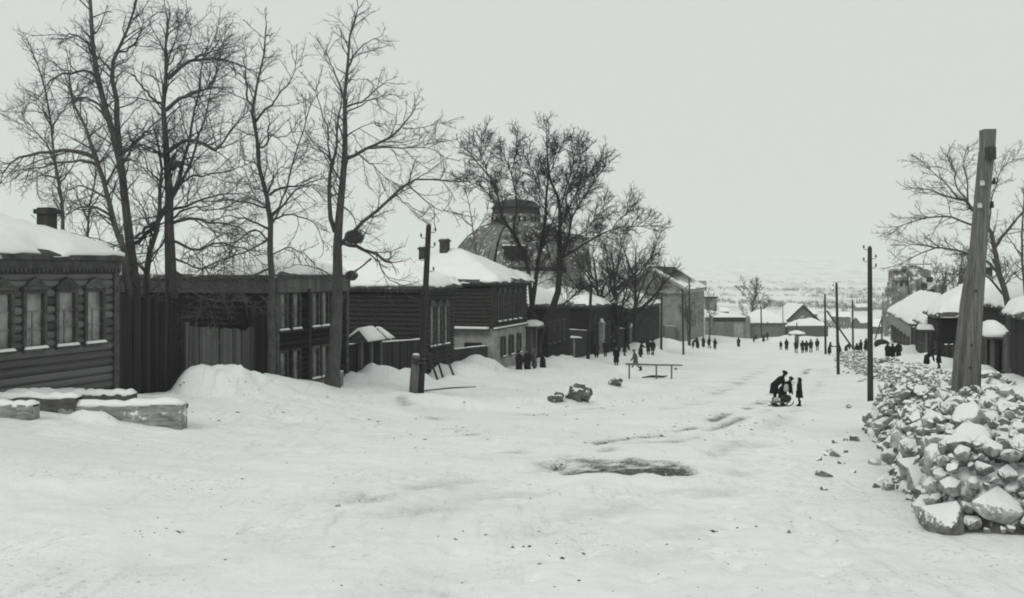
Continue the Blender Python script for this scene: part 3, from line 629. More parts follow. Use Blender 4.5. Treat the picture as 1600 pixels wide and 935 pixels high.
# --- pale hall with a pediment
def hall():
    Yc = 152.; X = (1070 - CXP) / F * Yc; zb = -12.3; L, D, H, rise = 27., 11., 9.45, 3.2
    r = empty('pediment_hall', (X, Yc, zb), LROT); tag(r, 'pale masonry hall with a pediment and ribbed half-bare roof', 'hall')
    MB().box(0, L, 0, D, -1, H - .6).build('wall', 'masonry_grey', r)
    MB().box(-.45, L + .3, -.45, D + .45, H - .6, H - .1).build('cornice', 'masonry', r)
    q = MB().add([(-.35, -.3, H - .095), (-.35, D + .3, H - .095), (-.35, D / 2, H + rise), (.1, -.3, H - .095), (.1, D + .3, H - .095), (.1, D / 2, H + rise)], [(0, 2, 1), (3, 4, 5), (0, 1, 4, 3), (1, 2, 5, 4), (2, 0, 3, 5)]).build('pediment', 'masonry_grey', r)
    for s in (0, 1):
        a = (-.6, -.6 if s == 0 else D + .6, H - .1); b = (-.6, D / 2, H + rise + .15)
        MB().tube([a, b], .28, 4).build('raking_cornice', 'masonry', q)
    make_roof(r, L, D, H, rise + .3, 'gable', .5, .1, 8, 'roofing', 0.0)
    rf = [c for c in r.children if c.name.startswith('roof')][0]
    for i in range(15):     # bare strips of sheeting between ridges of lying snow
        x = 4.0 + i * 1.55; u0 = .25 + random.uniform(-.08, .1); w_ = .42 + random.uniform(-.15, .25); mb = MB(); v = []
        def P(xx, u, dz): return (xx, -.5 + u * (D / 2 + .5), H + u * (rise + .3) + dz)
        mb.loft([[P(x, u0, .05), P(x + w_, u0 + .05, .05), P(x + w_, u0 + .05, .17), P(x, u0, .17)], [P(x - .1, .97, .05), P(x + w_ + .4, .97, .05), P(x + w_ + .4, .97, .2), P(x - .1, .97, .2)]]).build('roof_sheet', 'dome_dark', rf)
    MB().box(-.4, L + .4, D / 2 - .25, D / 2 + .25, H + rise + .32, H + rise + .55).build('ridge', 'dome_dark', r)
    for i in range(5):
        window(r, 2.5 + i * 5.2, 0, 3.2, 5.6, 1.1, 0, 'pane', 'masonry', False, False, False)
    MB().box(L + .1, L + .9, -.3, D + .3, H - .5, H + 1.2).build('end_parapet', 'masonry', r)
hall()
# --- walled yard that closes the street
def far_end():
    Y = 190.; s = Y / F; zb = -13.6
    def X(p): return (p - CXP) * s
    z = lambda py, YY=Y: (HZ - py) * YY / F - zb
    r = empty('gatehouse', (X(1110), Y, zb)); tag(r, 'grey gatehouse with corner pilasters and double gate where the street ends', 'gatehouse')
    wd = X(1168) - X(1110)
    MB().box(0, wd, 0, 4, -1, z(503)).build('wall', 'masonry_grey', r)
    MB().box(-.05, wd + .05, -.1, 4.05, z(503) + .002, z(496.5)).build('frieze', 'plank', r)
    for x in (0, wd): 
        p = MB().box(x - .45, x + .45, -.35, .6, -1, z(496)).build('pilaster', 'masonry_grey', r); MB().box(x - .3, x + .3, -.25, .4, z(496) + .002, z(493.5)).build('cap', 'masonry_grey', p)
    MB().box(4.6, 6.5, -.09, -.02, -.2, z(506)).build('gate_leaf', 'masonry', r); MB().box(2.6, 4.5, -.09, -.02, -.2, z(506)).build('gate_leaf', 'plank_grey', r)
    rf = MB().loft([[(-2, -.3, z(496) + .003), (wd + .3, -.3, z(496) + .003), (wd + .3, 8, z(496) + .003), (-2, 8, z(496) + .003)], [(-3, 3, z(483)), (-1, 3, z(484)), (-1, 5, z(484)), (-3, 5, z(483))]]).build('roof', 'snow', r)
    h = house('long_shed', 'long grey shed with a smooth snowy roof right of the gatehouse', X(1170), Y + 2, zb, 0, X(1232) - X(1170), 6, z(506), 2.2, dia=.3, log=None, lower=0, lower_mat='plank_grey', kind='hip', seed=11, fine=False, frieze=0, snow=.5, cat='shed', o=.4)
    board_fence('yard_wall', 'grey plank wall beyond the far walkers', (X(1234), Y + 1, 0), (X(1304), Y + 4, 0), (zb + z(510), zb + z(511)), (zb, zb), .35, 'plank_grey', False, 'fence', posts=6)
    Y2 = 226.; s2 = Y2 / F
    # gabled house, gable towards the street
    L = (1282 - 1226) * s2; zb2 = -16.; H = (HZ - 506) * s2 - zb2; rise = 4.3
    rr = empty('gabled_house', ((1226 - CXP) * s2, Y2 + 12, zb2), -math.pi / 2); tag(rr, 'house with a steep dark gable and snow on its roof beyond the plank wall', 'house')
    MB().box(.1, 11.9, .1, L - .1, -1, H).build('wall', 'plank', rr); make_roof(rr, 12, L, H, rise, 'gable', .4, .35, 12)
    gable_end(rr, 11.9, L, H, rise - .2, .4, 'plank_grey'); MB().box(12.05, 12.15, L / 2 - .5, L / 2 + .3, H + 1.2, H + 2.0).build('gable_window', 'pane_pale', rr)
    for s_ in (0, 1): MB().tube([(12.5, -.4 if s_ == 0 else L + .4, H - .05), (12.5, L / 2, H + rise + .05)], .2, 4).build('barge_board', 'plank', rr)
    p = house('lean_to', 'snow-heaped lean-to in front of the dark gable', (1240 - CXP) * (205 / F), 205, -14.5, 0, 6.6, 4, 2.6, 1.3, log=None, lower_mat='plank_grey', fine=False, frieze=0, snow=.6, cat='shed', seed=13)
    k = W(1245, 528, 168); k.z = gz(k.x, k.y); w_ = empty('covered_well', k); tag(w_, 'covered well under a wide snow cap beyond the walkers', 'well')
    MB().box(-.3, .3, -.3, .3, -.5, 1.1).build('crib', 'plank_grey', w_); MB().tube([(0, 0, 1), (0, 0, 3.6)], .09, 6).build('post', 'pole_dark', w_)
    rf = MB().loft([[(-1.3, -1, 1.55), (1.3, -1, 1.55), (1.3, 1, 1.55), (-1.3, 1, 1.55)], [(-.2, -.1, 1.95), (.2, -.1, 1.95), (.2, .1, 1.95), (-.2, .1, 1.95)]]).build('roof', 'roofing', w_)
    MB().loft([[(-1.3, -1, 1.60), (1.3, -1, 1.60), (1.3, 1, 1.60), (-1.3, 1, 1.60)], [(-1.1, -.8, 1.95), (1.1, -.8, 1.95), (1.1, .8, 1.95), (-1.1, .8, 1.95)], [(-.2, -.2, 2.25), (.2, -.2, 2.25), (.2, .2, 2.25), (-.2, .2, 2.25)]]).build('snow', 'snow', rf, True)
    for xx in (-.24, .24): ob('upright', box_me('plank_grey'), w_, None, (xx, 0, 1.1), (0, 0, 0), (.1, .1, .55))
    t = empty('square_tower', ((1104 - CXP) * 205 / F, 205, -15)); tag(t, 'small dark square turret between the hall and the gatehouse', 'tower')
    tw = 16 * 205 / F; zt = (HZ - 466) * 205 / F + 15
    MB().box(0, tw, 0, tw, -1, zt).build('wall', 'masonry_grey', t); MB().box(-.25, tw + .25, -.25, tw + .25, zt, zt + .3).build('cornice', 'plank', t); MB().box(-.2, tw + .2, -.2, tw + .2, zt + .302, zt + .5).build('snow', 'snow', t)
    MB().box(tw * .68, tw * .8, -.05, 0, zt - 2.6, zt - 1).build('window', 'pane_pale', t)
far_end()
# --- right side of the street
RROT = LROT + math.pi      # local x towards the viewer, y away from the street
def rhouse(name, label, ya, yb, **k):
    setb = k.pop('back', 0.0); zb = k.pop('zb'); D = k.pop('D'); H = k.pop('H'); rise = k.pop('rise')
    x, y = RX(yb) + setb * CA, yb - setb * math.sin(AN); L = (yb - ya) / CA
    return house(name, label, x, y, zb, RROT, L, D, H, rise, near=L, **k)
def boards_on(r, L, H, mat, y=-.03, w_=.28, z0=-.8):
    n = int(L / w_)
    for i in range(n): ob('board', box_me(mat), r, None, ((i + .5) * L / n, y, z0), (0, random.uniform(-.006, .006), 0), (L / n - .015, .04, H - z0 - .02))
r = rhouse('board_barn', 'board-walled barn with a snowy roof cut by the right edge', 40, 50.4, zb=-5.7, D=7, H=3.55, rise=2.0, log=None, lower_mat='core', fine=False, frieze=.12, snow=.4, kind='hip', seed=21, cat='barn')
boards_on(r, 10.4 / CA, 3.55, 'plank')
r = rhouse('low_house', 'low house with a deep snow roof behind the thick roadside pole', 57, 78, zb=-7.2, D=8, H=4.8, rise=3.5, back=2.5, dia=.27, log='log_dark', fine=False, frieze=.2, snow=.45, kind='hip', seed=22, wins=[(3 + i * 2.6, 1.4, 2.7, .8) for i in range(5)])
board_fence('board_fence', 'grey board fence between the barn and the thick pole', (RX(50.8), 50.8, 0), (RX(58.5), 58.5, 0), (-3.3, -4.0), (-5.9, -6.7), .24, 'plank_grey', True, jag=.04, snowcap=False)
board_fence('board_fence', 'dark board fence running on behind the thick pole', (RX(58.8), 58.8, 0), (RX(77), 77, 0), (-4.4, -5.9), (-6.8, -8.2), .26, 'plank', True, jag=.03)
q = Vector((RX(54.2) - .3, 54.2, -6.3)); g = empty('roofed_gate', q, RROT); tag(g, 'board gate under a bulging snow cap by the barn', 'gate')
for xx in (-1.3, 1.3): ob('post', box_me('plank'), g, None, (xx, 0, -.6), (0, 0, 0), (.22, .22, 3.2))
for i in range(10): ob('board', box_me('plank_grey'), g, None, (-1.05 + i * .232, .04, -.4), (0, 0, 0), (.21, .03, 2.8))
rf = MB().box(-1.7, 1.7, -.6, .6, 2.6, 2.72).build('roof', 'roofing', g)
MB().loft([[(-1.7, -.6, 2.723), (1.7, -.6, 2.723), (1.7, .6, 2.723), (-1.7, .6, 2.723)], [(-1.65, -.65, 2.95), (1.6, -.65, 2.95), (1.6, .6, 2.95), (-1.65, .6, 2.95)], [(-1.2, -.45, 3.35), (.8, -.45, 3.3), (.8, .45, 3.3), (-1.2, .45, 3.35)], [(-.7, -.15, 3.55), (.1, -.15, 3.55), (.1, .15, 3.55), (-.7, .15, 3.55)]]).build('snow', 'snow', rf, True)
rhouse('wooden_house', 'dark wooden house with a snowy porch left of the thick pole', 80, 88.5, zb=-8.5, D=7.5, H=4.8, rise=3.3, dia=.27, log='log_dark', fine=False, frieze=.2, snow=.4, kind='hip', seed=23, wins=[(2 + i * 2.2, 1.2, 2.5, .8) for i in range(3)], chim=[(5, 4.2, 6.4, 8.9, .6)])
rhouse('wooden_house', 'lower wooden house with a snowy roof next down from the porch', 90, 98, zb=-9.2, D=7, H=4.3, rise=2.9, dia=.27, log='log_dark', fine=False, frieze=.2, snow=.4, kind='hip', seed=26, wins=[(2 + i * 2.2, 1.1, 2.3, .8) for i in range(3)], chim=[(4, 3.6, 6, 7.9, .6), (6, 4, 6, 7.4, .5)])
rhouse('tall_shed', 'taller plank shed with a snowy gable roof behind the porch house', 84, 93, zb=-8.0, D=6, H=6.6, rise=2.6, back=9.5, log=None, lower_mat='plank', fine=False, frieze=.2, snow=.35, kind='gable', seed=27, ends=(-.1, 9.4), cat='shed')
rhouse('back_house', 'snowy hip-roofed house in the yard between barn and low house', 60, 70, zb=-6.0, D=7, H=5.0, rise=2.4, back=12.5, dia=.27, log='log_dark', fine=False, frieze=.2, snow=.4, kind='hip', seed=28, chim=[(4, 3.5, 6.6, 8.2, .6)])
q = Vector((RX(84) - .6, 84, gz(RX(84) - .6, 84))); g = empty('porch', q, RROT); tag(g, 'narrow entrance porch with snow on its roof left of the thick pole', 'porch')
for xx in (-.7, .7): ob('post', box_me('plank_grey'), g, None, (xx, -.2, -.5), (0, 0, 0), (.18, .18, 2.9))
rf = MB().box(-1.1, 1.1, -.9, .5, 2.4, 2.52).build('roof', 'roofing', g); MB().loft([[(-1.05, -.85, 2.523), (1.05, -.85, 2.523), (1.05, .45, 2.523), (-1.05, .45, 2.523)], [(-.9, -.7, 2.9), (.9, -.7, 2.9), (.9, .3, 2.9), (-.9, .3, 2.9)]]).build('snow', 'snow', rf)
MB().box(-.6, .6, .0, .06, -.3, 2.2).build('door', 'plank', g)
rhouse('pale_cornered_house', 'house with a pale end wall and snowy roof below the ruin', 104, 136, zb=-10.8, D=7, H=5.2, rise=2.7, log=None, lower_mat='masonry', fine=False, frieze=.25, snow=.4, kind='hip', seed=24, wins=[(4 + i * 5, 1.6, 3.4, 1.1) for i in range(6)])
board_fence('board_fence', 'dark fence and shed wall joining the pale-cornered house', (RX(98.5), 98.5, 0), (RX(103.5), 103.5, 0), (-5.6, -6.0), (-9.2, -9.7), .3, 'plank', False)
def ruin():
    Y = 168.; s = Y / F; x0 = (1384 - CXP) * s; zb = -12.5
    r = empty('masonry_ruin', (x0, Y, zb), -.15); tag(r, 'stepped shell of a ruined masonry building with snow on its broken tops', 'ruin')
    z = lambda py: (HZ - py) * s - zb; X = lambda p: (p - 1384) * s
    blocks = [(1384, 1394, 455, 0, 3), (1390, 1404, 447, .5, 4), (1396, 1420, 440, 1.2, 5), (1400, 1421, 422, 2.0, 6), (1421, 1431, 432, 1.0, 6), (1424, 1443, 414, 3, 8), (1431, 1462, 428, 1.4, 6), (1443, 1461, 417, 4, 8), (1462, 1478, 437, 1, 5)]
    for i, (a, b, py, y0, y1) in enumerate(blocks):
        n = 6; mb = MB(); xs = np.linspace(X(a), X(b), n + 1)
        for j in range(n):
            top = z(py) - random.uniform(0, 1.0) * (0.3 if i in (3, 5) else 1.0); mb.box(xs[j] + .004, xs[j + 1], y0 + random.uniform(0, .25), y1, -1, top)
        w_ = mb.build('broken_wall', 'brick_ruin', r)
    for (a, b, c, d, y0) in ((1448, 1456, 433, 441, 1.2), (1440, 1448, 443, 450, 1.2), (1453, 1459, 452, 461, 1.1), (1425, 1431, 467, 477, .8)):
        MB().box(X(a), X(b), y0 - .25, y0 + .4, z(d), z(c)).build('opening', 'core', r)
    for (a, b, py, y0) in ((1398, 1422, 440, 1.0), (1399, 1420, 422, 1.8), (1424, 1444, 413.5, 2.6), (1447, 1460, 413.5, 3.5)):
        MB().box(X(a), X(b), y0 - .25, y0 + 2.5, z(py) + .004, z(py - 1.2)).build('capping', 'core', r)
    MB().loft([[(X(1405), -3.0, -1), (X(1480), -3.0, -1), (X(1480), 2.0, -1), (X(1405), 2.0, -1)], [(X(1410), -2.6, z(482)), (X(1478), -2.6, z(480)), (X(1478), 2.0, z(480)), (X(1410), 2.0, z(482))], [(X(1420), -.5, z(470)), (X(1476), -.4, z(474)), (X(1476), 1.2, z(472)), (X(1420), 1.2, z(468))]]).build('rubble_snow', 'snow', r, True)
ruin()
# ------------------------------------------------------------------ bare trees
def tubes_mesh(name, lines, sides):
    """lines: list of (points n x 3, radii n); one mesh of tapered tubes"""
    V = []; Fc = []; base = 0; by = {}
    for p, r in lines: by.setdefault(len(p), []).append((p, r))
    for n, L in by.items():
        P = np.array([q[0] for q in L], float); R = np.array([q[1] for q in L], float); k = len(L)
        T = np.empty_like(P); T[:, 1:-1] = P[:, 2:] - P[:, :-2]; T[:, 0] = P[:, 1] - P[:, 0]; T[:, -1] = P[:, -1] - P[:, -2]
        T /= np.linalg.norm(T, axis=2, keepdims=True) + 1e-9
        ref = np.where(np.abs(T[:, :, 2:3]) > 0.8, np.array([1., 0, 0]), np.array([0, 0, 1.]))
        ref = np.repeat(np.where(np.abs(T[:, n // 2, 2:3]) > 0.75, np.array([1., 0.1, 0]), np.array([0, 0.1, 1.]))[:, None, :], n, 1)
        A = np.cross(T, ref); A /= np.linalg.norm(A, axis=2, keepdims=True) + 1e-9; B = np.cross(T, A)
        an = np.arange(sides) * 2 * np.pi / sides
        ring = P[:, :, None, :] + R[:, :, None, None] * (A[:, :, None, :] * np.cos(an)[None, None, :, None] + B[:, :, None, :] * np.sin(an)[None, None, :, None])
        V.append(ring.reshape(-1, 3)); idx = (np.arange(k * n * sides).reshape(k, n, sides) + base)
        a = idx[:, :-1]; b = idx[:, 1:]
        Fc.append(np.stack([a, np.roll(a, -1, 2), np.roll(b, -1, 2), b], -1).reshape(-1, 4)); base += k * n * sides
    V = np.concatenate(V); Q = np.concatenate(Fc)
    me = bpy.data.meshes.new(name); me.vertices.add(len(V)); me.vertices.foreach_set('co', V.ravel()); me.loops.add(Q.size); me.loops.foreach_set('vertex_index', Q.ravel())
    me.polygons.add(len(Q)); me.polygons.foreach_set('loop_start', np.arange(0, Q.size, 4)); me.polygons.foreach_set('use_smooth', np.ones(len(Q), bool)); me.update(); return me
def resample(P, n, wob=0.0, rng=None):
    P = np.array(P, float); m = len(P); out = []
    d = np.concatenate([[0], np.cumsum(np.linalg.norm(np.diff(P, axis=0), axis=1))]); t = np.linspace(0, d[-1], n)
    for s in t:
        i = int(np.clip(np.searchsorted(d, s) - 1, 0, m - 2)); u = (s - d[i]) / (d[i + 1] - d[i] + 1e-9)
        p0, p1, p2, p3 = P[max(i - 1, 0)], P[i], P[i + 1], P[min(i + 2, m - 1)]
        out.append(0.5 * ((2 * p1) + (-p0 + p2) * u + (2 * p0 - 5 * p1 + 4 * p2 - p3) * u * u + (-p0 + 3 * p1 - 3 * p2 + p3) * u ** 3))
    out = np.array(out)
    if wob and rng is not None: out[1:-1] += rng.normal(0, wob, (n - 2, 3))
    return out, d[-1]
def grow(start, dirv, length, n, rng, curve=0.25, up=0.0, droop=0.0):
    p = np.array(start, float); d = np.array(dirv, float); d /= np.linalg.norm(d); out = [p.copy()]; st = length / (n - 1)
    for i in range(n - 1):
        d = d + rng.normal(0, curve, 3) * 0.5; d[2] += up - droop * i / n; d /= np.linalg.norm(d); p = p + d * st; out.append(p.copy())
    return np.array(out)
def bough(dirv, ang, rng):
    d = np.array(dirv) / np.linalg.norm(dirv); q = rng.normal(0, 1, 3); q -= d * (q @ d); q /= np.linalg.norm(q); return d * math.cos(ang) + q * math.sin(ang)
def foliate(limbs, rng, dens=1.0, l2=2.0, up=0.06, droop=0.0, tw=0.007, spread=0.85, u_min=0.25, min_r=0.0):
    """side branches, sprays and twigs for a list of limb polylines (pts, radii, length)"""
    br = []; sp = []; tws = []
    for P, R, Lg in limbs:
        k = max(2, int(Lg * 2.0 * dens)); n = len(P)
        us = u_min + (1 - u_min) * (np.arange(k) + rng.random(k)) / k
        for u in list(us) + [0.999, 0.97]:
            f = u * (n - 1); i = min(int(f), n - 2); p = P[i] + (P[i + 1] - P[i]) * (f - i); d = P[i + 1] - P[i]
            r = R[i] * 0.5; ln = l2 * (0.55 + 0.75 * rng.random()) * (1.1 - 0.55 * u)
            q = grow(p, bough(d, spread * (0.55 + 0.6 * rng.random()) if u < .99 else 0.25, rng), ln, 6, rng, 0.32, up, droop)
            r0 = min(max(r, tw * 2.0), 0.03); br.append((q, np.linspace(r0, tw * 1.4, 6)))
            kk = max(3, int(ln * 4.2 * dens))
            for v in 0.12 + 0.88 * (np.arange(kk) + rng.random(kk)) / kk:
                f2 = v * 5; j = min(int(f2), 4); p2 = q[j] + (q[j + 1] - q[j]) * (f2 - j); l3 = ln * 0.42 * (0.5 + rng.random()) * (1.15 - 0.6 * v)
                s = grow(p2, bough(q[j + 1] - q[j], 0.55 + 0.5 * rng.random(), rng), l3, 4, rng, 0.4, up, droop)
                sp.append((s, np.linspace(tw * 1.3, tw * 0.8, 4)))
                for _ in range(max(2, int(l3 * 5.5 * dens))):
                    f3 = (0.2 + 0.8 * rng.random()) * 3; m = min(int(f3), 2); p3 = s[m] + (s[m + 1] - s[m]) * (f3 - m)
                    tws.append((grow(p3, bough(s[m + 1] - s[m], 0.45 + 0.5 * rng.random(), rng), l3 * (0.3 + 0.5 * rng.random()), 3, rng, 0.4, up, droop), np.linspace(tw * 0.85, tw * 0.5, 3)))
    return br, sp, tws
def make_tree(name, label, Y, guides, seed, dens=1.0, l2=2.0, tw=0.007, up=0.05, droop=0.0, mat='bark', group='bare street trees', spread=0.85, base_py=None, twmat='twig'):
    """guides: (points in photo px, start radius, end radius, depth drift in m); the first one is the trunk"""
    rng = np.random.default_rng(seed); done = []; limbs = []
    for gi, (pp, r0, r1, dy) in enumerate(guides):
        pp = [tuple(p) for p in pp]
        if gi == 0 or not done: y0 = Y
        else:
            best = min(((a[0] - pp[0][0]) ** 2 + (a[1] - pp[0][1]) ** 2, a[2]) for g in done for a in g); y0 = best[1]
        tot = sum(math.dist(a, b) for a, b in zip(pp, pp[1:])); acc = 0; pts = []; rec = []
        for i, p in enumerate(pp):
            if i: acc += math.dist(pp[i - 1], p)
            yy = y0 + dy * (acc / max(tot, 1)); pts.append(np.array(W(p[0], p[1], yy))); rec.append((p[0], p[1], yy))
        if gi == 0:
            x, y = pts[0][0], pts[0][1]; pts[0][2] = min(pts[0][2], gz(x, y)) - 0.3
        for a, b in zip(rec, rec[1:]):
            for u in (0.25, .5, .75): rec.append((a[0] + (b[0] - a[0]) * u, a[1] + (b[1] - a[1]) * u, a[2] + (b[2] - a[2]) * u))
        done.append(rec)
        n = 14 if gi == 0 else 10; P, Lg = resample(pts, n, 0.03, rng); R = r0 + (r1 - r0) * np.linspace(0, 1, n) ** 0.8
        if gi == 0: R[0] *= 1.25
        limbs.append((P, R, Lg))
    x, y = limbs[0][0][0][0], limbs[0][0][0][1]; root = empty(name, (x, y, gz(x, y))); tag(root, label, 'tree', group)
    off = np.array(root.location)
    for i, (P, R, Lg) in enumerate(limbs):
        me = tubes_mesh('trunk' if i == 0 else 'limb', [(P - off, R)], 10 if i == 0 else 8); ob('trunk' if i == 0 else 'limb', me, root, mat)
    um = [(P, R, Lg) for P, R, Lg in limbs]
    br, sp, tws = [], [], []
    for i, l in enumerate(um):
        a, b, c = foliate([l], rng, dens, l2, up, droop, tw, spread, 0.45 if i == 0 else 0.22); br += a; sp += b; tws += c
    sh = lambda L: [(p - off, r) for p, r in L]
    cr = ob('crown', tubes_mesh('crown', sh(br), 5), root, mat); cr['kind'] = 'stuff'
    c2 = ob('twigs', tubes_mesh('twigs', sh(sp + tws), 3), cr, twmat); c2['kind'] = 'stuff'
    return root
def auto_tree(name, label, px, Y, hgt, seed, crown=0.8, dens=.8, tw=0.012, r=0.2, nl=7, mat='bark', group='bare street trees', upr=0.5, l2=1.8, base=None):
    """a free-grown tree: trunk and rising limbs"""
    rng = np.random.default_rng(seed); x = (px - CXP) / F * Y; z = gz(x, Y) if base is None else base
    root = empty(name, (x, Y, z)); tag(root, label, 'tree', group)
    T = grow((0, 0, -.3), (rng.normal(0, .05), rng.normal(0, .05), 1), hgt * .9, 12, rng, 0.10, 0.05); limbs = [(T, np.linspace(r, r * .2, 12) , hgt)]
    for i in range(nl):
        u = 0.22 + 0.6 * (i + rng.random()) / nl; j = int(u * 11); a = rng.random() * 6.28; d = (math.cos(a), math.sin(a), upr + 0.5 * rng.random() + u * .5)
        ln = hgt * crown * (0.72 - 0.42 * u) * (0.8 + .4 * rng.random()); P = grow(T[j], d, ln, 10, rng, 0.22, 0.05); limbs.append((P, np.linspace(r * .5 * (1.1 - u * .6), r * .1, 10), ln))
    for i, (P, R, Lg) in enumerate(limbs): ob('trunk' if i == 0 else 'limb', tubes_mesh('trunk', [(P, R)], 8), root, mat)
    br, sp, tws = foliate(limbs, rng, dens, l2, 0.06, 0, tw, .85, 0.3)
    cr = ob('crown', tubes_mesh('crown', br, 4), root, mat); cr['kind'] = 'stuff'; c2 = ob('twigs', tubes_mesh('twigs', sp + tws, 3), cr, 'twig' if mat == 'bark' else mat); c2['kind'] = 'stuff'
    return root
make_tree('bare_tree', 'tall bare twin-stemmed tree reaching the top edge beside the left log house', 34.0, [
    ([(216, 612), (214, 500), (211, 431), (201, 368), (198, 350), (187, 243), (172, 187), (157, 127), (146, 90), (142, 37), (138, -40)], .24, .05, 0),
    ([(187, 243), (183, 210), (183, 168), (176, 112), (180, 86), (198, 49), (208, 22), (214, -10)], .13, .03, 1.2),
    ([(176, 112), (160, 97), (146, 85)], .05, .03, -.3),
    ([(146, 90), (133, 65), (118, 55), (104, 56)], .05, .02, -1.0),
    ([(180, 86), (200, 78), (216, 60), (224, 36)], .045, .015, 1.0),
    ([(187, 243), (206, 228), (222, 214), (230, 206)], .07, .05, -.6),
    ([(172, 187), (150, 160), (128, 152), (110, 160)], .06, .02, 1.2),
    ([(157, 127), (140, 112), (115, 113), (88, 122), (74, 133)], .06, .02, -1.4),
    ([(190, 260), (215, 226), (245, 240)], .05, .02, 1.3)], 11, 1.3, 1.9, .0070, droop=.06, up=.03)
make_tree('bare_tree', 'bare tree with a long limb arching out over the left log house', 33.0, [
    ([(208, 612), (205, 520), (200, 440), (192, 396), (178, 350), (165, 288), (150, 247), (138, 210), (116, 161), (108, 120)], .19, .03, -1),
    ([(150, 247), (132, 240), (112, 236), (75, 236), (45, 242), (22, 250), (4, 272)], .09, .02, -1.5),
    ([(155, 262), (130, 250), (95, 254), (60, 262), (22, 268)], .06, .015, 1.2),
    ([(165, 288), (185, 250), (190, 246), (210, 252)], .05, .02, -.9),
    ([(116, 161), (128, 142), (140, 128)], .04, .015, .6),
    ([(178, 340), (150, 325), (125, 325), (100, 335)], .06, .015, -1.3),
    ([(170, 310), (140, 295), (118, 292), (100, 306)], .05, .015, 1.0)], 12, 1.2, 1.7, .0070, droop=.08, up=.02)
make_tree('bare_tree', 'thickest bare tree with broad arching limbs in front of the tall board gate', 35.0, [
    ([(268, 614), (268, 520), (266, 420), (265, 350), (262, 300), (258, 224), (254, 168), (258, 120), (260, 75), (262, 30)], .33, .025, 0),
    ([(262, 123), (277, 108), (299, 95), (329, 92), (352, 96), (374, 101), (392, 112)], .085, .02, 1.4),
    ([(260, 172), (277, 157), (299, 148), (325, 135), (340, 112), (345, 85)], .08, .015, -1.6),
    ([(266, 305), (277, 290), (295, 217), (310, 150), (318, 93), (328, 60)], .08, .015, .8),
    ([(266, 315), (284, 284), (305, 235), (318, 194), (329, 150), (337, 123)], .07, .015, -.7),
    ([(260, 240), (284, 221), (310, 221), (337, 236), (360, 205), (385, 176)], .085, .015, -1.9),
    ([(254, 165), (247, 161), (224, 138), (206, 116)], .065, .02, .9),
    ([(262, 250), (240, 235), (212, 226)], .06, .02, -1.1),
    ([(258, 122), (270, 70), (282, 40)], .04, .012, -.6), ([(277, 108), (292, 75), (300, 45)], .035, .012, .5), ([(300, 96), (322, 78), (338, 52)], .035, .012, .8),
    ([(266, 350), (300, 342), (335, 348), (372, 356), (402, 372)], .075, .015, -1.4), ([(264, 330), (300, 318), (345, 305), (390, 300)], .06, .012, 1.3),
    ([(266, 375), (305, 388), (345, 380), (385, 392), (410, 412)], .06, .012, -1.0), ([(266, 400), (310, 420), (350, 412)], .05, .012, -1.6),
    ([(266, 345), (295, 325), (330, 330), (365, 318)], .05, .012, .6), ([(267, 420), (300, 440), (345, 436), (390, 452), (415, 470)], .06, .012, -.8), ([(266, 365), (240, 400), (205, 420), (180, 450)], .05, .012, -1.5), ([(267, 440), (320, 466), (370, 470)], .05, .012, -1.2), ([(266, 300), (300, 275), (345, 270), (385, 258)], .05, .012, -1.2), ([(267, 430), (240, 450), (210, 470)], .045, .012, -1.5), ([(264, 318), (246, 350), (222, 372), (208, 382)], .11, .06, -.5), ([(264, 262), (275, 256), (284, 262)], .16, .08, -.3)], 13, 1.35, 1.9, .0070, droop=.08, up=.02)
make_tree('bare_tree', 'bare stem leaning right from the gate to the thickest tree', 34.6, [
    ([(222, 612), (224, 520), (227, 440), (243, 371), (249, 330), (252, 285), (250, 240), (240, 200)], .2, .03, .2),
    ([(247, 345), (222, 362), (205, 380)], .09, .03, -1.0), ([(252, 285), (232, 265), (224, 240)], .05, .015, .8), ([(240, 372), (225, 330), (205, 305)], .05, .012, -1.0), ([(230, 430), (205, 400), (170, 380), (140, 372)], .05, .012, -1.1)], 14, 1.25, 1.5, .0070, droop=.06)
make_tree('bare_tree', 'slim bare tree with a forked top in front of the two-storey house', 38.5, [
    ([(426, 612), (425, 520), (422, 420), (421, 350), (417, 310), (406, 258), (399, 209), (395, 172), (399, 142), (412, 82), (416, 40)], .2, .025, 0),
    ([(396, 172), (386, 150), (383, 120), (382, 90)], .06, .02, 1), ([(400, 190), (416, 170), (432, 153), (455, 123), (462, 98)], .055, .012, -1.3),
    ([(421, 305), (443, 292), (473, 290), (500, 280), (515, 278)], .06, .012, 1.2), ([(424, 345), (447, 314), (470, 293), (500, 290)], .06, .015, -1.5),
    ([(424, 352), (432, 337), (448, 290), (468, 222), (485, 165)], .045, .02, .4), ([(420, 300), (430, 275), (446, 254)], .04, .012, -.8),
    ([(408, 262), (398, 255), (380, 250)], .04, .012, .8), ([(402, 230), (416, 226), (420, 205), (422, 195)], .05, .03, .3), ([(420, 212), (445, 214), (462, 203)], .03, .01, -.6),
    ([(415, 300), (396, 294), (385, 285)], .04, .012, -.9), ([(422, 360), (396, 345), (360, 338), (330, 345)], .055, .012, 1.2), ([(422, 380), (400, 360), (370, 378), (340, 400)], .05, .012, -1.2), ([(422, 400), (450, 388), (480, 400)], .04, .01, -.8), ([(422, 370), (398, 388), (360, 400), (320, 420)], .05, .012, -.7), ([(423, 420), (395, 430), (355, 450), (310, 470)], .05, .012, -1.2), ([(423, 345), (455, 335), (490, 350), (505, 380)], .045, .012, .8), ([(418, 325), (390, 318), (355, 312), (325, 322)], .045, .012, .9)], 15, 1.15, 1.6, .0072)
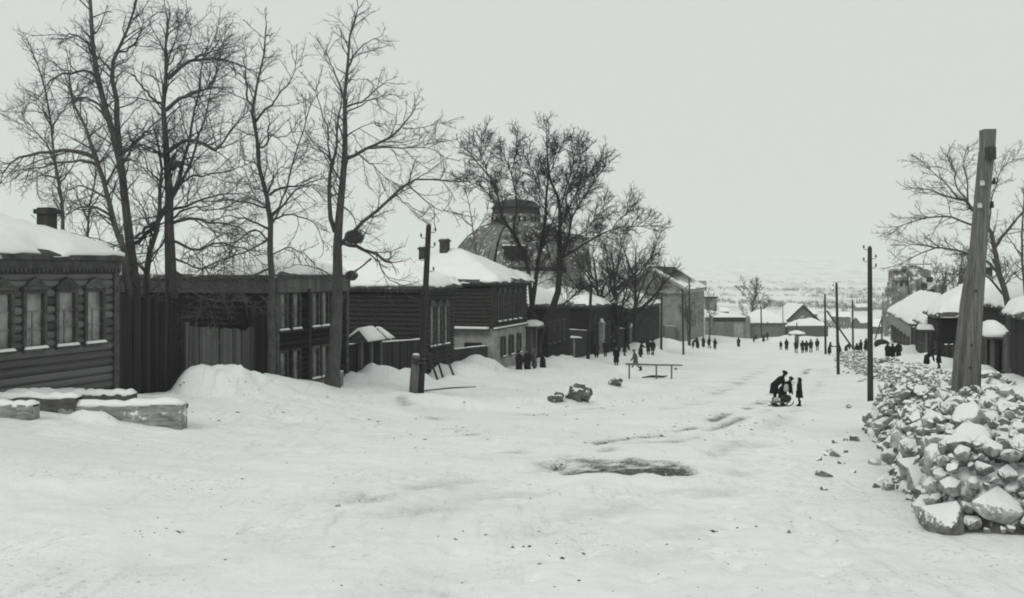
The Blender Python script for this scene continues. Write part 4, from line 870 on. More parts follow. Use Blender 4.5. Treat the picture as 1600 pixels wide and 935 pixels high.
make_tree('bare_tree', 'tall bare tree with a double stem and far-reaching right limb beside the leaning pole', 40.0, [
    ([(519, 614), (522, 543), (526, 478), (529, 414), (526, 366), (532, 325), (537, 284), (539, 224), (539, 168), (541, 120), (544, 75), (548, 37), (560, 12)], .34, .02, 0),
    ([(524, 363), (516, 345), (514, 307), (516, 269), (526, 224), (529, 180), (534, 160)], .11, .03, -.8),
    ([(516, 269), (513, 235), (511, 202), (500, 165), (492, 142)], .05, .015, -1.0),
    ([(541, 248), (574, 232), (612, 213), (629, 198), (642, 180), (650, 165)], .085, .02, 1.5), ([(574, 232), (619, 231), (668, 230), (690, 245)], .045, .012, -1.2),
    ([(629, 200), (660, 199), (690, 192)], .025, .008, .8), ([(541, 168), (567, 157), (585, 143), (600, 131)], .05, .02, 1.2), ([(541, 178), (570, 160), (600, 150), (620, 150)], .04, .01, -1.2),
    ([(543, 107), (556, 82), (571, 69), (590, 60)], .045, .012, -.9), ([(537, 152), (524, 116), (516, 97), (508, 78)], .05, .015, .9), ([(543, 125), (575, 124)], .025, .01, .6),
    ([(532, 382), (548, 366), (563, 350), (593, 325), (619, 299), (638, 284), (664, 279), (698, 284), (730, 284)], .1, .02, -1.8), ([(638, 286), (662, 310), (680, 326), (710, 332)], .035, .01, -.7), ([(615, 303), (640, 320), (655, 342)], .03, .01, .7),
    ([(556, 236), (582, 258), (604, 280)], .04, .012, -1.2), ([(536, 290), (520, 262), (508, 240), (484, 230)], .05, .012, 1.1), ([(540, 215), (560, 200), (585, 190)], .035, .01, -.9), ([(534, 320), (550, 335), (560, 360)], .04, .012, .9),
    ([(532, 380), (562, 388), (610, 410)], .085, .05, -.5), ([(560, 388), (582, 400), (604, 432), (625, 445)], .04, .015, -.9), ([(580, 404), (560, 420), (545, 440)], .045, .02, -.4), ([(528, 440), (500, 420), (470, 414)], .04, .01, .9)], 16, 1.1, 1.7, .0074)
make_tree('bare_tree', 'pale distant bare tree rising behind the snowy roof at left', 46.0, [
    ([(100, 520), (98, 380), (97, 325), (86, 254), (78, 187), (71, 138), (56, 93), (46, 70)], .16, .02, 0), ([(86, 254), (70, 220), (50, 200), (35, 178)], .06, .012, 1), ([(80, 200), (100, 170), (112, 150)], .05, .012, -1),
    ([(90, 280), (66, 275), (45, 290)], .05, .012, 1), ([(78, 187), (60, 165), (40, 160)], .04, .01, -1), ([(92, 290), (112, 262), (128, 235)], .05, .012, 1.2)], 17, 1.2, 1.8, .0075, mat='bark_far', twmat='bark_far')
make_tree('bare_tree', 'short grey sapling between the left roof and the twin-stemmed tree', 42.0, [
    ([(135, 560), (136, 420), (138, 340), (144, 300), (150, 270)], .12, .03, 0), ([(138, 345), (122, 310), (110, 285)], .05, .012, 1), ([(140, 330), (160, 300), (175, 280)], .04, .012, -1)], 18, .9, 1.5, .008, mat='bark_far', twmat='bark_far')
make_tree('bare_tree', 'large spreading bare tree with a slanting trunk in front of the church dome', 77.0, [
    ([(836, 557), (844, 520), (860, 488), (871, 461), (873, 430), (873, 405), (875, 324), (864, 292), (856, 262)], .42, .06, 0),
    ([(845, 518), (834, 495), (830, 478), (838, 437), (844, 389), (852, 340), (857, 276), (854, 228), (854, 199)], .26, .03, -1.2),
    ([(832, 485), (828, 450), (822, 405), (803, 366), (787, 347), (780, 315), (764, 276), (738, 244), (726, 230)], .2, .03, -2.0), ([(803, 366), (806, 308), (799, 273), (783, 234)], .08, .025, 1.5), ([(799, 273), (806, 240), (808, 212)], .05, .02, .6), ([(764, 276), (752, 240), (752, 212)], .05, .02, -.8),
    ([(785, 340), (768, 310), (748, 290), (722, 282)], .06, .02, 1.0),
    ([(872, 420), (886, 379), (893, 340), (910, 312), (925, 289), (940, 268), (947, 257)], .14, .025, 1.5), ([(893, 340), (885, 318), (890, 290), (905, 260), (912, 230)], .08, .02, 1.5), ([(875, 355), (880, 347), (905, 292), (921, 270), (938, 252)], .09, .02, -1.3),
    ([(872, 320), (862, 350), (840, 375)], .05, .02, -1.0), ([(874, 330), (890, 280), (898, 240), (906, 222)], .07, .02, -1), ([(873, 405), (880, 402), (918, 379), (957, 358), (990, 354), (1021, 353)], .11, .02, -1.5), ([(957, 358), (970, 340), (990, 328)], .05, .015, .5),
    ([(855, 320), (840, 290), (828, 262), (818, 240)], .06, .02, 1.2), ([(857, 276), (870, 245), (880, 222)], .05, .015, -.9), ([(862, 492), (890, 468), (915, 448), (940, 440)], .09, .02, -1.4), ([(853, 330), (835, 310), (822, 300)], .05, .02, -.8), ([(886, 379), (915, 360), (935, 335), (945, 318)], .07, .02, 1)], 19, 1.4, 2.3, .0150, mat='bark_dark', twmat='bark_dark')
make_tree('bare_tree', 'slender crooked tree between the chimney and the church dome', 84.0, [
    ([(745, 520), (744, 420), (741, 375), (738, 350), (734, 320), (728, 300)], .16, .025, 0), ([(739, 355), (720, 340), (700, 332)], .06, .015, .8), ([(742, 365), (755, 345), (762, 328)], .05, .015, -.8)], 20, .6, 1.6, .011)
for i, (px, Y, h, lab) in enumerate(((948, 103, 12.0, 'left one of the round-crowned bare trees before the dark houses'), (966, 106, 12.5, 'middle one of the round-crowned bare trees before the dark houses'), (991, 110, 13.0, 'thick-stemmed right one of the round-crowned bare trees before the dark houses'))):
    auto_tree('bare_tree', lab, px, Y, h, 40 + i, crown=1.0, dens=.95, tw=.0140, r=.32, nl=11, mat='bark_dark', group='round-crowned bare trees', upr=.35, l2=2.4)
auto_tree('bare_tree', 'thin young tree against the end of the pale hall', 1108, 158, 9.5, 50, .35, .7, .016, .13, 6, upr=.9)
auto_tree('bare_tree', 'dense thin bare tree in front of the pale hall wall', 1076, 140, 9.5, 51, .5, 1.1, .016, .14, 8, upr=.9)
auto_tree('bare_tree', 'small bare tree standing alone above the far shed roof', 1177, 232, 14, 52, .8, .9, .03, .32, 9, upr=.7, l2=2.2)
make_tree('bare_tree', 'big bare tree with arching limbs behind the thick roadside pole', 62.0, [
    ([(1580, 560), (1577, 500), (1574, 470), (1559, 416), (1554, 387), (1542, 352), (1520, 328), (1508, 313)], .3, .09, 0),
    ([(1554, 387), (1565, 372), (1581, 352), (1596, 332), (1612, 315)], .13, .03, -1), ([(1508, 313), (1490, 310), (1473, 305), (1450, 297), (1424, 294)], .08, .02, 1.2), ([(1512, 318), (1495, 290), (1490, 262), (1480, 245)], .07, .02, -1.2),
    ([(1512, 318), (1512, 285), (1505, 258), (1510, 236)], .07, .02, .8), ([(1500, 312), (1470, 280), (1450, 262), (1440, 252)], .06, .015, 1.4), ([(1528, 352), (1512, 350), (1488, 340), (1453, 340), (1425, 347), (1399, 357)], .09, .02, -1.6),
    ([(1567, 440), (1545, 410), (1508, 396), (1468, 387), (1439, 396), (1409, 411)], .12, .02, 1.8), ([(1468, 388), (1440, 382), (1415, 384)], .05, .012, .8), ([(1572, 465), (1550, 440), (1530, 425), (1505, 430), (1480, 428)], .09, .02, -1.6), ([(1545, 360), (1548, 320), (1556, 290), (1566, 262), (1585, 250)], .07, .015, 1.2), ([(1570, 445), (1590, 425), (1605, 415)], .05, .02, -.8)], 21, 1.2, 1.9, .0100, group='bare trees on the right side')
make_tree('bare_tree', 'straight bare trunk cut by the right edge above the barn', 55.0, [([(1606, 560), (1602, 460), (1598, 400), (1596, 350), (1600, 300)], .16, .03, 0), ([(1598, 400), (1580, 380), (1572, 360)], .05, .012, -.8), ([(1602, 440), (1585, 430), (1575, 415)], .04, .012, .6)], 22, .6, 1.2, .01, group='bare trees on the right side')
make_tree('bare_tree', 'crooked small tree growing by the snowy ruin', 100.0, [([(1471, 540), (1470, 488), (1474, 455), (1478, 425)], .28, .08, 0), ([(1474, 455), (1485, 440), (1500, 428)], .1, .03, .6), ([(1476, 440), (1470, 425), (1462, 415)], .06, .02, -.6)], 23, .7, 1.6, .014, group='bare trees on the right side')
auto_tree('bare_tree', 'bushy bare tree behind the low snow-roofed house at right', 1487, 116, 13, 53, .7, 1.1, .02, .24, 9, group='bare trees on the right side')
# nests and a broken stub lodged in the double-stemmed tree
def nest(px, py, Y, r, lab, seed):
    rng = np.random.default_rng(seed); L = []
    for _ in range(260):
        a = rng.normal(0, 1, 3); a /= np.linalg.norm(a); p = a * r * (0.5 + .5 * rng.random()) * np.array([1, 1, .75]); d = rng.normal(0, 1, 3); d -= a * (d @ a); d /= np.linalg.norm(d)
        L.append((np.array([p - d * r * .5, p + a * .02, p + d * r * .5]), np.array([.012, .014, .01])))
    o = empty('twig_nest', W(px, py, Y)); tag(o, lab, 'nest', 'nests in the double-stemmed tree'); n = ob('twigs', tubes_mesh('twigs', L, 3), o, 'twig', kind='stuff')
    MB().ball((0, 0, -.02), r * .78, r * .78, r * .55).build('bowl', 'bark', o, True)
nest(554, 371, 39.4, .38, 'larger dark nest high in the fork of the double-stemmed tree', 1); nest(549, 431, 39.5, .26, 'smaller dark nest lower on the double-stemmed tree', 2)
# ------------------------------------------------------------------ poles
def pole(label, px, Y, py_top, r, px_top=None, mat='pole_dark', ins=((1, .25), (1, .7), (-1, .45)), stub=None, base_dz=0.0, group='wooden line poles', fine=True):
    x = (px - CXP) / F * Y; z = gz(x, Y); root = empty('line_pole', (x, Y, z)); tag(root, label, 'pole', group)
    tp = W(px_top if px_top is not None else px, py_top, Y) - Vector((x, Y, z)); b = Vector((0, 0, -.5)); v = (tp - b)
    MB().tube([b + v * u for u in (0, .2, .4, .6, .8, .985, 1)], [r * 1.15, r * 1.1, r * 1.02, r * .95, r * .88, r * .82, r * .55], 12).build('shaft', mat, root, True)
    for i, (sd, dz) in enumerate(ins):
        p = tp - v.normalized() * dz; s = r * 1.0
        h = MB().tube([p, p + Vector((sd * (s + .08), 0, -.02)), p + Vector((sd * (s + .16), 0, .0)), p + Vector((sd * (s + .17), 0, .1))], .016, 5).build('hook', 'iron', root)
        MB().tube([p + Vector((sd * (s + .17), 0, .06)), p + Vector((sd * (s + .17), 0, .1)), p + Vector((sd * (s + .17), 0, .15)), p + Vector((sd * (s + .17), 0, .2))], [.045, .05, .03, .04], 8).build('insulator', 'iron', h, True)
    return root
r = pole('leaning line pole lashed to a short stub in front of the log houses', 656, 43.0, 351, .145, 670, ins=((1, .35), (-1, .6), (1, 1.0), (-1, 1.6), (1, 2.1)), mat='pole_dark')
st = W(650, 555, 42.8); x0 = W(645, 600, 42.8); a = Vector((x0.x, 42.8, gz(x0.x, 42.8) - .5)) - r.location; b_ = st - r.location
sb = MB().tube([a, a.lerp(b_, .5), b_], [.21, .2, .19], 10).build('stub', 'pole', r, True); MB().tube([b_, b_ + Vector((.0, 0, .07))], [.18, .12], 10).build('snow', 'snow', sb, True)
for dz in (.15, .3): MB().tube([b_ - Vector((-.1, 0, dz)), b_ - Vector((-.1, 0, dz + .06))], .3, 10).build('wire_lashing', 'iron', sb)
pole('tall straight line pole standing right of the bent figures', 1360, 47.0, 385, .125, 1359, ins=((1, .6), (1, 1.05), (-1, .15), (-1, .75)), mat='pole_dark')
pole('second line pole down the right side of the street', 1310, 79.0, 442, .115, 1307, ins=((-1, .3), (-1, .75)), mat='pole_dark')
r = pole('far line pole propped by a slanting strut on the right', 1290, 122.0, 459, .13, 1289, ins=((-1, .4),), mat='pole_dark')
a = W(1292, 486, 122) - r.location; b_ = W(1338, 556, 118); b_.z = gz(b_.x, b_.y) - .2; MB().tube([a, b_ - r.location], .11, 8).build('strut', 'pole_dark', r)
pole('thin far line pole right of the strutted pole', 1333, 128.0, 468, .12, 1332, ins=(), mat='pole_dark')
r = pole('farthest right line pole propped by a slanting strut near the pale house', 1378, 150.0, 494, .12, 1378, ins=(), mat='pole_dark')
a = W(1377, 500, 150) - r.location; b_ = W(1366, 536, 149); b_.z = gz(b_.x, b_.y) - .2; MB().tube([a, b_ - r.location], .1, 6).build('strut', 'pole_dark', r)
pole('line pole left of the walkers by the dark log house', 918, 86.0, 440, .15, 924, ins=(), mat='pole_dark')
pole('line pole right of the two walkers near the long house', 1033, 112.0, 465, .13, 1034, ins=(), mat='pole_dark')
pole('line pole in front of the pale hall', 1068, 113.0, 452, .11, 1066, ins=(), mat='pole_dark')
pole('line pole rising behind the young tree at the pale hall', 1078, 136.0, 434, .12, 1077, ins=(), mat='pole_dark')
pole('line pole in front of the long grey shed', 1190, 182.0, 478, .14, 1189, ins=(), mat='pole_dark')
pole('faint slim pole left of the steep dark gable', 1224, 186.0, 476, .09, 1223, ins=(), mat='pole')
# thick roadside pole with its hewn buttress
def thick_pole():
    Y = 26.5; x = (1508 - CXP) / F * Y; z = gz(x, Y); r = empty('roadside_pole', (x, Y, z)); tag(r, 'thick weathered roadside pole with a hewn buttress rising from the stones', 'pole')
    o = r.location; P = lambda px, py, dy=0: W(px, py, Y + dy) - o
    k = Y / F
    def sec(px, py, wd, dp, ch=.25):
        c = P(px, py); a = wd * k / 2; d = dp / 2; q = ch * min(a, d)
        return [(c.x - a, c.y - d + q, c.z), (c.x - a + q, c.y - d, c.z), (c.x + a - q, c.y - d, c.z), (c.x + a, c.y - d + q, c.z), (c.x + a, c.y + d - q, c.z), (c.x + a - q, c.y + d, c.z), (c.x - a + q, c.y + d, c.z), (c.x - a, c.y + d - q, c.z)]
    MB().loft([sec(1508, 690, 26, .48), sec(1513, 600, 25, .46), sec(1520, 500, 22, .43), sec(1529, 380, 19, .4), sec(1537, 280, 17, .36), sec(1541, 236, 17, .34)]).build('shaft', 'pole', r)
    MB().loft([sec(1542, 250, 17, .34), sec(1543.5, 203, 19, .33, .1)]).build('squared_head', 'pole', r)
    MB().loft([[(p[0], p[1] + .12, p[2]) for p in sec(1494, 690, 16, .3)], [(p[0], p[1] + .12, p[2]) for p in sec(1503, 560, 15, .28)], [(p[0], p[1] + .12, p[2]) for p in sec(1512, 470, 12, .24)], [(p[0], p[1] + .12, p[2]) for p in sec(1519, 415, 8, .2)]]).build('buttress', 'pole', r)
    MB().loft([sec(1522, 690, 13, .3), sec(1524, 560, 12, .3), sec(1530, 430, 11, .28), sec(1537, 330, 10, .28), sec(1545, 245, 10, .28)]).build('side_pole', 'pole_dark', r)
    b = P(1547, 240, -.22); MB().box(b.x - .12, b.x + .12, b.y - .1, b.y + .25, b.z - .17, b.z + .17).build('junction_box', 'iron', r)
    for (px, py) in ((1535, 287), (1531, 322)):
        q = P(px, py, -.27); MB().box(q.x - .05, q.x + .05, q.y - .03, q.y + .03, q.z - .05, q.z + .05).box(q.x - .05, q.x + .03, q.y - .05, q.y + .03, q.z + .055, q.z + .075).build('cleat', 'porcelain', r)
    for (px, py) in ((1553, 288), (1550, 325)):
        q = P(px, py); h = MB().tube([P(px - 10, py - 2), P(px - 3, py), P(px, py - 2), P(px, py - 6)], .015, 5).build('hook', 'iron', r); MB().tube([P(px, py), P(px, py - 4), P(px + .5, py - 8), P(px + .5, py - 10)], [.05, .055, .035, .045], 8).build('insulator', 'iron', h, True)
    for i, (py, px) in enumerate(((575, 1516), (540, 1518), (455, 1525))): 
        q = P(px, py, -.235); MB().tube([q + Vector((0, .03, 0)), q + Vector((0, -.02, 0))], .035, 6).build('bolt', 'iron', r)
thick_pole()
# ------------------------------------------------------------------ stone piles
def rock_mesh(seed, n=16, bev=True):
    rng = random.Random(seed); bm = bmesh.new()
    for _ in range(n):
        v = Vector((rng.gauss(0, 1), rng.gauss(0, 1), rng.gauss(0, 1))).normalized(); bm.verts.new((v.x * rng.uniform(.85, 1.1), v.y * rng.uniform(.82, 1.0), v.z * rng.uniform(.74, .95)))
    h = bmesh.ops.convex_hull(bm, input=bm.verts); bmesh.ops.delete(bm, geom=[g for g in set(h['geom_interior'] + h['geom_unused']) if isinstance(g, bmesh.types.BMVert)], context='VERTS')
    bmesh.ops.dissolve_limit(bm, angle_limit=math.radians(14), verts=bm.verts, edges=bm.edges)
    if bev: bmesh.ops.bevel(bm, geom=list(bm.edges), offset=.13, segments=2 if bev == 2 else 1, affect='EDGES', profile=.6, clamp_overlap=True)
    bmesh.ops.recalc_face_normals(bm, faces=bm.faces); me = bpy.data.meshes.new('stone'); bm.to_mesh(me); bm.free(); return me
ROCK_N = [rock_mesh(100 + i, 20 + i % 5, 2) for i in range(9)]; ROCK_F = [rock_mesh(200 + i, 15, False) for i in range(6)]
for m_ in ROCK_N: m_.polygons.foreach_set('use_smooth', [True] * len(m_.polygons)); 
for m_ in ROCK_N + ROCK_F: m_.materials.append(MATS['stone'])
def stone_pile(label, A, B, wd, ht, seed, size, n_parts, near_rocks, dens, taper=2.0, big_end=None, spill=0):
    """a bank of rubble from A to B; local x along the bank, y to its right"""
    rng = random.Random(seed); A = Vector(A); B = Vector(B); d = B - A; L = d.length; u = d.normalized(); nrm = Vector((u.y, -u.x))
    zA = gz(A.x, A.y); root = empty('stone_pile', (A.x, A.y, zA), math.atan2(u.y, u.x)); tag(root, label, 'stone pile', 'rubble stone piles beside the road')
    def Wd(s): return wd * (0.85 + 0.3 * vn(s * .4, seed * 3.1))
    def prof(s, t):     # height of the bank above the ground; t measured from its centre line
        w2 = Wd(s) / 2; e = min(1, max(0, (s + .35) / .6)) * min(1, max(0, (L - s) / taper)); q = min(1, max(0, (w2 - abs(t)) / ((.42 if big_end else .7) if t < 0 else 1.4)))
        q = math.sin(q * math.pi / 2) ** .8; e = math.sin(min(1, e) * math.pi / 2)
        hh = ht * (0.8 + .45 * vn(s * .7, t * .7 + seed, 3)); return hh * q * e
    def world(s, t): return A + u * s - Vector((-nrm.x, -nrm.y)) * t
    # core of packed snow and earth
    ns, ntt = int(L / .3), 22; ss = np.linspace(-.35, L, ns); v = []; f = []
    for i, s in enumerate(ss):
        for j in range(ntt):
            t = (j / (ntt - 1) - .5) * Wd(s) * 1.05; p = world(s, t); g_ = gz(p.x, p.y); v.append((s, -t, g_ - zA + prof(s, t) * ((.74 + .24 * min(1, max(0, (t + Wd(s) / 2 - .55) / .5)) * min(1, max(0, (s - .5) / .6))) if big_end else .8) - .12 + .05 * rng.random()))
    for i in range(ns - 1):
        for j in range(ntt - 1): f.append((i * ntt + j, i * ntt + j + 1, (i + 1) * ntt + j + 1, (i + 1) * ntt + j))
    ob('packed_snow', mesh_of('packed_snow', v, [q[::-1] for q in f], True), root, 'stone_low')
    st = []; area = 0; tries = int(L * (wd + 2 * ht) / (size * size) * dens); cell = {}
    for k in range(tries * 14):
        if len(st) >= tries: break
        s = L * rng.random() ** (1.25 if big_end else 1) - .1; q = rng.random()
        if big_end and q < .3: s = rng.uniform(-.33, .5)
        t = (rng.random() - .5) * Wd(max(s, 0)) * 1.02
        if .3 < q < .55: t = -Wd(max(s, 0)) * .51 + rng.random() * .5
        sz = size * (0.5 + rng.random() ** 2 * 1.25) * (1 - .25 * s / L)
        if big_end: sz *= 1 + .95 * max(0, 1 - s / 2.6) * rng.random()
        h = prof(s, t); hh = h * (.84 + .16 * rng.random())
        sz = min(sz, .62)
        p = world(s, t); x, y, z = s, -t, gz(p.x, p.y) - zA + hh
        # on the steep flanks stones also stack in courses
        c = (int(x / .5), int(y / .5), int(z / .5)); bad = False
        for a in (-1, 0, 1):
            for b in (-1, 0, 1):
                for e in (-1, 0, 1):
                    for (X, Y, Z, S) in cell.get((c[0] + a, c[1] + b, c[2] + e), ()):
                        if (X - x) ** 2 + (Y - y) ** 2 + (Z - z) ** 2 < (.62 * (S + sz) * .5) ** 2 * 2.0: bad = True
        if bad: continue
        cell.setdefault(c, []).append((x, y, z, sz)); st.append((x, y, z + sz * .02, sz))
    if big_end:         # small stones and chips wedged into the gaps of the near end and the road side
        for k in range(9000):
            if rng.random() < .5: s = rng.uniform(-.34, 1.0); t = (rng.random() - .5) * Wd(max(s, 0)) * 1.02
            else: s = L * rng.random(); t = -Wd(s) * .51 + rng.random() * .7
            sz = rng.uniform(.1, .24); p = world(s, t); x, y, z = s, -t, gz(p.x, p.y) - zA + prof(s, t) * rng.uniform(.72, .95)
            c = (int(x / .5), int(y / .5), int(z / .5)); bad = False
            for a in (-1, 0, 1):
                for b in (-1, 0, 1):
                    for e in (-1, 0, 1):
                        for (X, Y, Z, S) in cell.get((c[0] + a, c[1] + b, c[2] + e), ()):
                            if (X - x) ** 2 + (Y - y) ** 2 + (Z - z) ** 2 < (.42 * (S + sz)) ** 2: bad = True
            if bad: continue
            cell.setdefault(c, []).append((x, y, z, sz)); st.append((x, y, z, sz))
    for k in range(spill):     # strays that rolled onto the road
        s = L * (.12 + .7 * rng.random()); t = -Wd(s) / 2 - rng.random() ** 1.6 * 1.5; sz = size * (.35 + .6 * rng.random()); p = world(s, t); st.append((s, -t, gz(p.x, p.y) - zA + sz * .12, sz))
    ca = Vector((0, 0, 0)); 
    def key(q): p = world(q[0], -q[1]); return -q[3] / max(p.length, 1)
    st.sort(key=key); R = ROCK_N if near_rocks else ROCK_F
    rest = st[n_parts:]
    for (x, y, z, sz) in st[:n_parts]:
        p = world(x, -y); me = rng.choice(ROCK_N if p.length < 24 else ROCK_F)
        ob('stone', me, root, None, (x, y, z), (rng.uniform(-.5, .5), rng.uniform(-.5, .5), rng.uniform(0, 6.3)), (sz * .56 * rng.uniform(.85, 1.2), sz * .56 * rng.uniform(.8, 1.1), sz * .56 * rng.uniform(.8, 1.1)))
    if rest:
        tm = [(np.array([v.co[:] for v in m.vertices]), [tuple(q.vertices) for q in m.polygons]) for m in ROCK_F]; V = []; Fq = []; k = 0
        for (x, y, z, sz) in rest:
            vv, ff = rng.choice(tm); mt = np.array((Matrix.Rotation(rng.uniform(0, 6.3), 3, 'Z') @ Matrix.Rotation(rng.uniform(-.6, .6), 3, 'X')))
            V += [tuple(q) for q in (vv * sz * .56) @ mt.T + np.array([x, y, z])]; Fq += [tuple(i + k for i in q) for q in ff]; k += len(vv)
        ob('small_stones', mesh_of('small_stones', V, Fq), root, 'stone', kind='stuff')
    return root
stone_pile('near bank of large snow-dusted rubble stones at the lower right corner', (8.15, 13.2), (13.3, 29.6), 4.2, 1.2, 5, .35, 300, True, 5.0, taper=1.5, big_end=True, spill=18)
stone_pile('farther low bank of small rubble stones behind the tall straight pole', (19.3, 39.5), (37.5, 108), 2.4, .75, 6, .36, 300, False, 1.15, taper=3, spill=14)
# ------------------------------------------------------------------ things lying in the snow
def clod(px, py, wpx, hpx, lab, seed, mat='clod', cat='clod'):
    p = hit(px, py); k = p.y / F; rng = random.Random(seed); bm = bmesh.new(); bmesh.ops.create_icosphere(bm, subdivisions=3, radius=1)
    for v in bm.verts:
        n = v.co.normalized(); q = 1 + .8 * float(fbm(np.array([n.x * 1.5 + seed]), np.array([n.y * 1.5 + n.z * 1.9]), 2, seed)[0]) + .5 * float(fbm(np.array([n.x * 5 + seed]), np.array([n.z * 5 + n.y * 3]), 2, seed + 1)[0]); v.co = Vector((n.x * q * wpx * k / 2, n.y * q * wpx * k / 2.6, n.z * q * hpx * k * .62))
    me = bpy.data.meshes.new('clod'); bm.to_mesh(me); bm.free(); me.polygons.foreach_set('use_smooth', [False] * len(me.polygons))
    o = ob('snow_clod' if cat == 'clod' else 'stone', me, None, mat, (p.x, p.y, p.z + hpx * k * .3)); tag(o, lab, cat, 'dirty clods beside the road' if cat == 'clod' else None); return o
clod(903, 626, 34, 26, 'largest dark clod of dirty snow left of the road', 3); clod(869, 629, 24, 14, 'flat dark clod just left of the largest one', 4); clod(961, 603, 22, 13, 'dark clod below the left end of the rail barrier', 5)
clod(1326, 638, 7, 6, 'single small dark stone left of the near stone pile', 6, 'stone', 'stone'); clod(1296, 709, 9, 8, 'small pale-topped stone stranded on the road', 7, 'stone', 'stone'); clod(528, 792, 8, 4, 'small dark clod alone on the left foreground snow', 8)
clod(1056, 578, 5, 3, 'tiny dark clod behind the rail barrier', 9); clod(1233, 834, 5, 4, 'tiny dark clod alone in the right foreground', 10)
def litter():
    rng = random.Random(9); V = []; Fq = []; L = []
    lines = [((830, 719), (880, 722), 22), ((1060, 610), (1120, 605), 30), ((860, 640), (1100, 620), 46), ((420, 735), (470, 715), 14), ((200, 838), (285, 828), 26), ((660, 650), (760, 690), 30), ((980, 690), (1150, 665), 40), ((1085, 730), (1000, 740), 20), ((880, 722), (1080, 726), 90), ((905, 705), (1190, 628), 70), ((1100, 690), (1260, 632), 40), ((850, 650), (1090, 612), 60), ((560, 640), (700, 720), 24), ((1180, 640), (1290, 720), 20), ((800, 780), (1000, 760), 14), ((730, 830), (900, 900), 12), ((1100, 840), (1300, 800), 14)]
    pts = []
    for a, b, n in lines:
        for _ in range(n): u = rng.random(); pts.append((a[0] + (b[0] - a[0]) * u + rng.gauss(0, 10), a[1] + (b[1] - a[1]) * u + rng.gauss(0, 4)))
    for _ in range(420): pts.append((rng.uniform(150, 1340), 600 + 330 * rng.random() ** 1.5))
    k = 0
    for (px, py) in pts:
        if py < 590: continue
        p = hit(px, min(py, 934)); s = (.012 + .05 * rng.random() ** 2.5) * (1 + .7 * (p.y > 25)); n = 6; a0 = rng.random() * 6; el = rng.uniform(.4, 1)
        V += [(p.x + s * math.cos(a0 + j) * rng.uniform(.7, 1.2), p.y + s * el * math.sin(a0 + j) * rng.uniform(.7, 1.2), p.z - .01) for j in range(n)] + [(p.x, p.y, p.z + s * rng.uniform(.1, .3))]
        Fq += [(k + j, k + (j + 1) % n, k + n) for j in range(n)]; k += n + 1
    o = ob('road_litter', mesh_of('road_litter', V, Fq), None, 'dung', kind='stuff'); o['label'] = 'dark droppings and bark crumbs strewn over the trampled snow'; o['category'] = 'litter'
litter()
# timbers at the left edge
def timber(x0, x1, y, py_top, py_bot, dep, lab, mat, sag=0.0, seed=0, snow=True):
    rng = random.Random(seed); k = y / F; a = W(x0, py_top, y); b = W(x1, py_top + sag, y); h = (py_bot - py_top) * k; root = empty('timber_beam', a); tag(root, lab, 'beam', 'timber beams lying in the snow'); d = b - a; n = 14; R = []
    for i in range(n + 1):
        u = i / n; p = d * u; j = lambda: rng.uniform(-.035, .035)
        R.append([(p.x, j(), p.z - h - .2), (p.x, dep + j(), p.z - h - .2), (p.x, dep + j(), p.z + j()), (p.x, .03 + j(), p.z + j()), (p.x, j(), p.z - .04 + j())])
    MB().loft(R).build('timber', mat, root)
    if snow:
        R = []
        for i in range(n + 1):
            u = i / n; p = d * u; t = (.04 + .10 * rng.random()) * (1 if 0 < i < n else .4); q = rng.uniform(.0, .05); R.append([(p.x, q, p.z - .03), (p.x, dep, p.z - .03), (p.x, dep - .03, p.z + t + .02), (p.x, dep * .5, p.z + t + .04), (p.x, q + .03, p.z + t * .6)])
        MB().loft(R).build('snow', 'snow', root, True)
    return root
yb = hit(200, 660).y
timber(-80, 50, hit(20, 655).y, 634, 662, .4, 'short pale beam end at the left edge of the picture', 'beam', 1, 1)
timber(60, 284, yb, 638, 668, .42, 'long pale hewn beam along the front of the timber heap', 'beam', -6, 2)
timber(105, 204, hit(150, 634).y, 617, 640, .5, 'dark beam on the heap behind the long pale one', 'beam_dark', 1, 3)
timber(-60, 118, hit(30, 636).y, 622, 642, .4, 'low grey beam behind the short pale beam end', 'beam_dark', 2, 5)
def cross_timber():
    a = W(192, 637, yb + 1.4); b = W(292, 633, yb + .5); o = empty('timber_beam', a); tag(o, 'thin split beam lying across the right end of the heap', 'beam', 'timber beams lying in the snow'); d = b - a
    MB().tube([(0, 0, -.05), tuple(d * .5 + Vector((0, 0, -.03))), tuple(d + Vector((0, 0, -.02)))], [.12, .1, .07], 7).build('timber', 'beam_dark', o); MB().tube([(.1, 0, .05), tuple(d * .5 + Vector((0, 0, .05))), tuple(d * .9 + Vector((0, 0, .04)))], [.07, .08, .03], 6).build('snow', 'snow', o, True)
    for dx in (285,): 
        q = W(285, 640, 22.0)
cross_timber()
p = W(196, 548, 32.6); zb = gz(p.x, p.y); r = empty('short_post', (p.x, p.y, zb)); tag(r, 'short pale post with a snowy knob in front of the tall gate', 'post')
MB().tube([(0, 0, -.4), (0, 0, p.z - zb - .15)], [.075, .065], 8).build('shaft', 'pole', r, True); MB().ball((.03, 0, p.z - zb), .13, .13, .16).build('knob', 'beam', r, True)
p = W(534, 578, 41); zb = gz(p.x, p.y); r = empty('short_post', (p.x, p.y, zb)); tag(r, 'small pale post just right of the double-stemmed tree foot', 'post'); MB().box(-.06, .06, -.06, .06, -.3, .62).build('shaft', 'beam', r); MB().box(-.055, .055, -.055, .055, .622, .68).build('snow', 'snow', r)
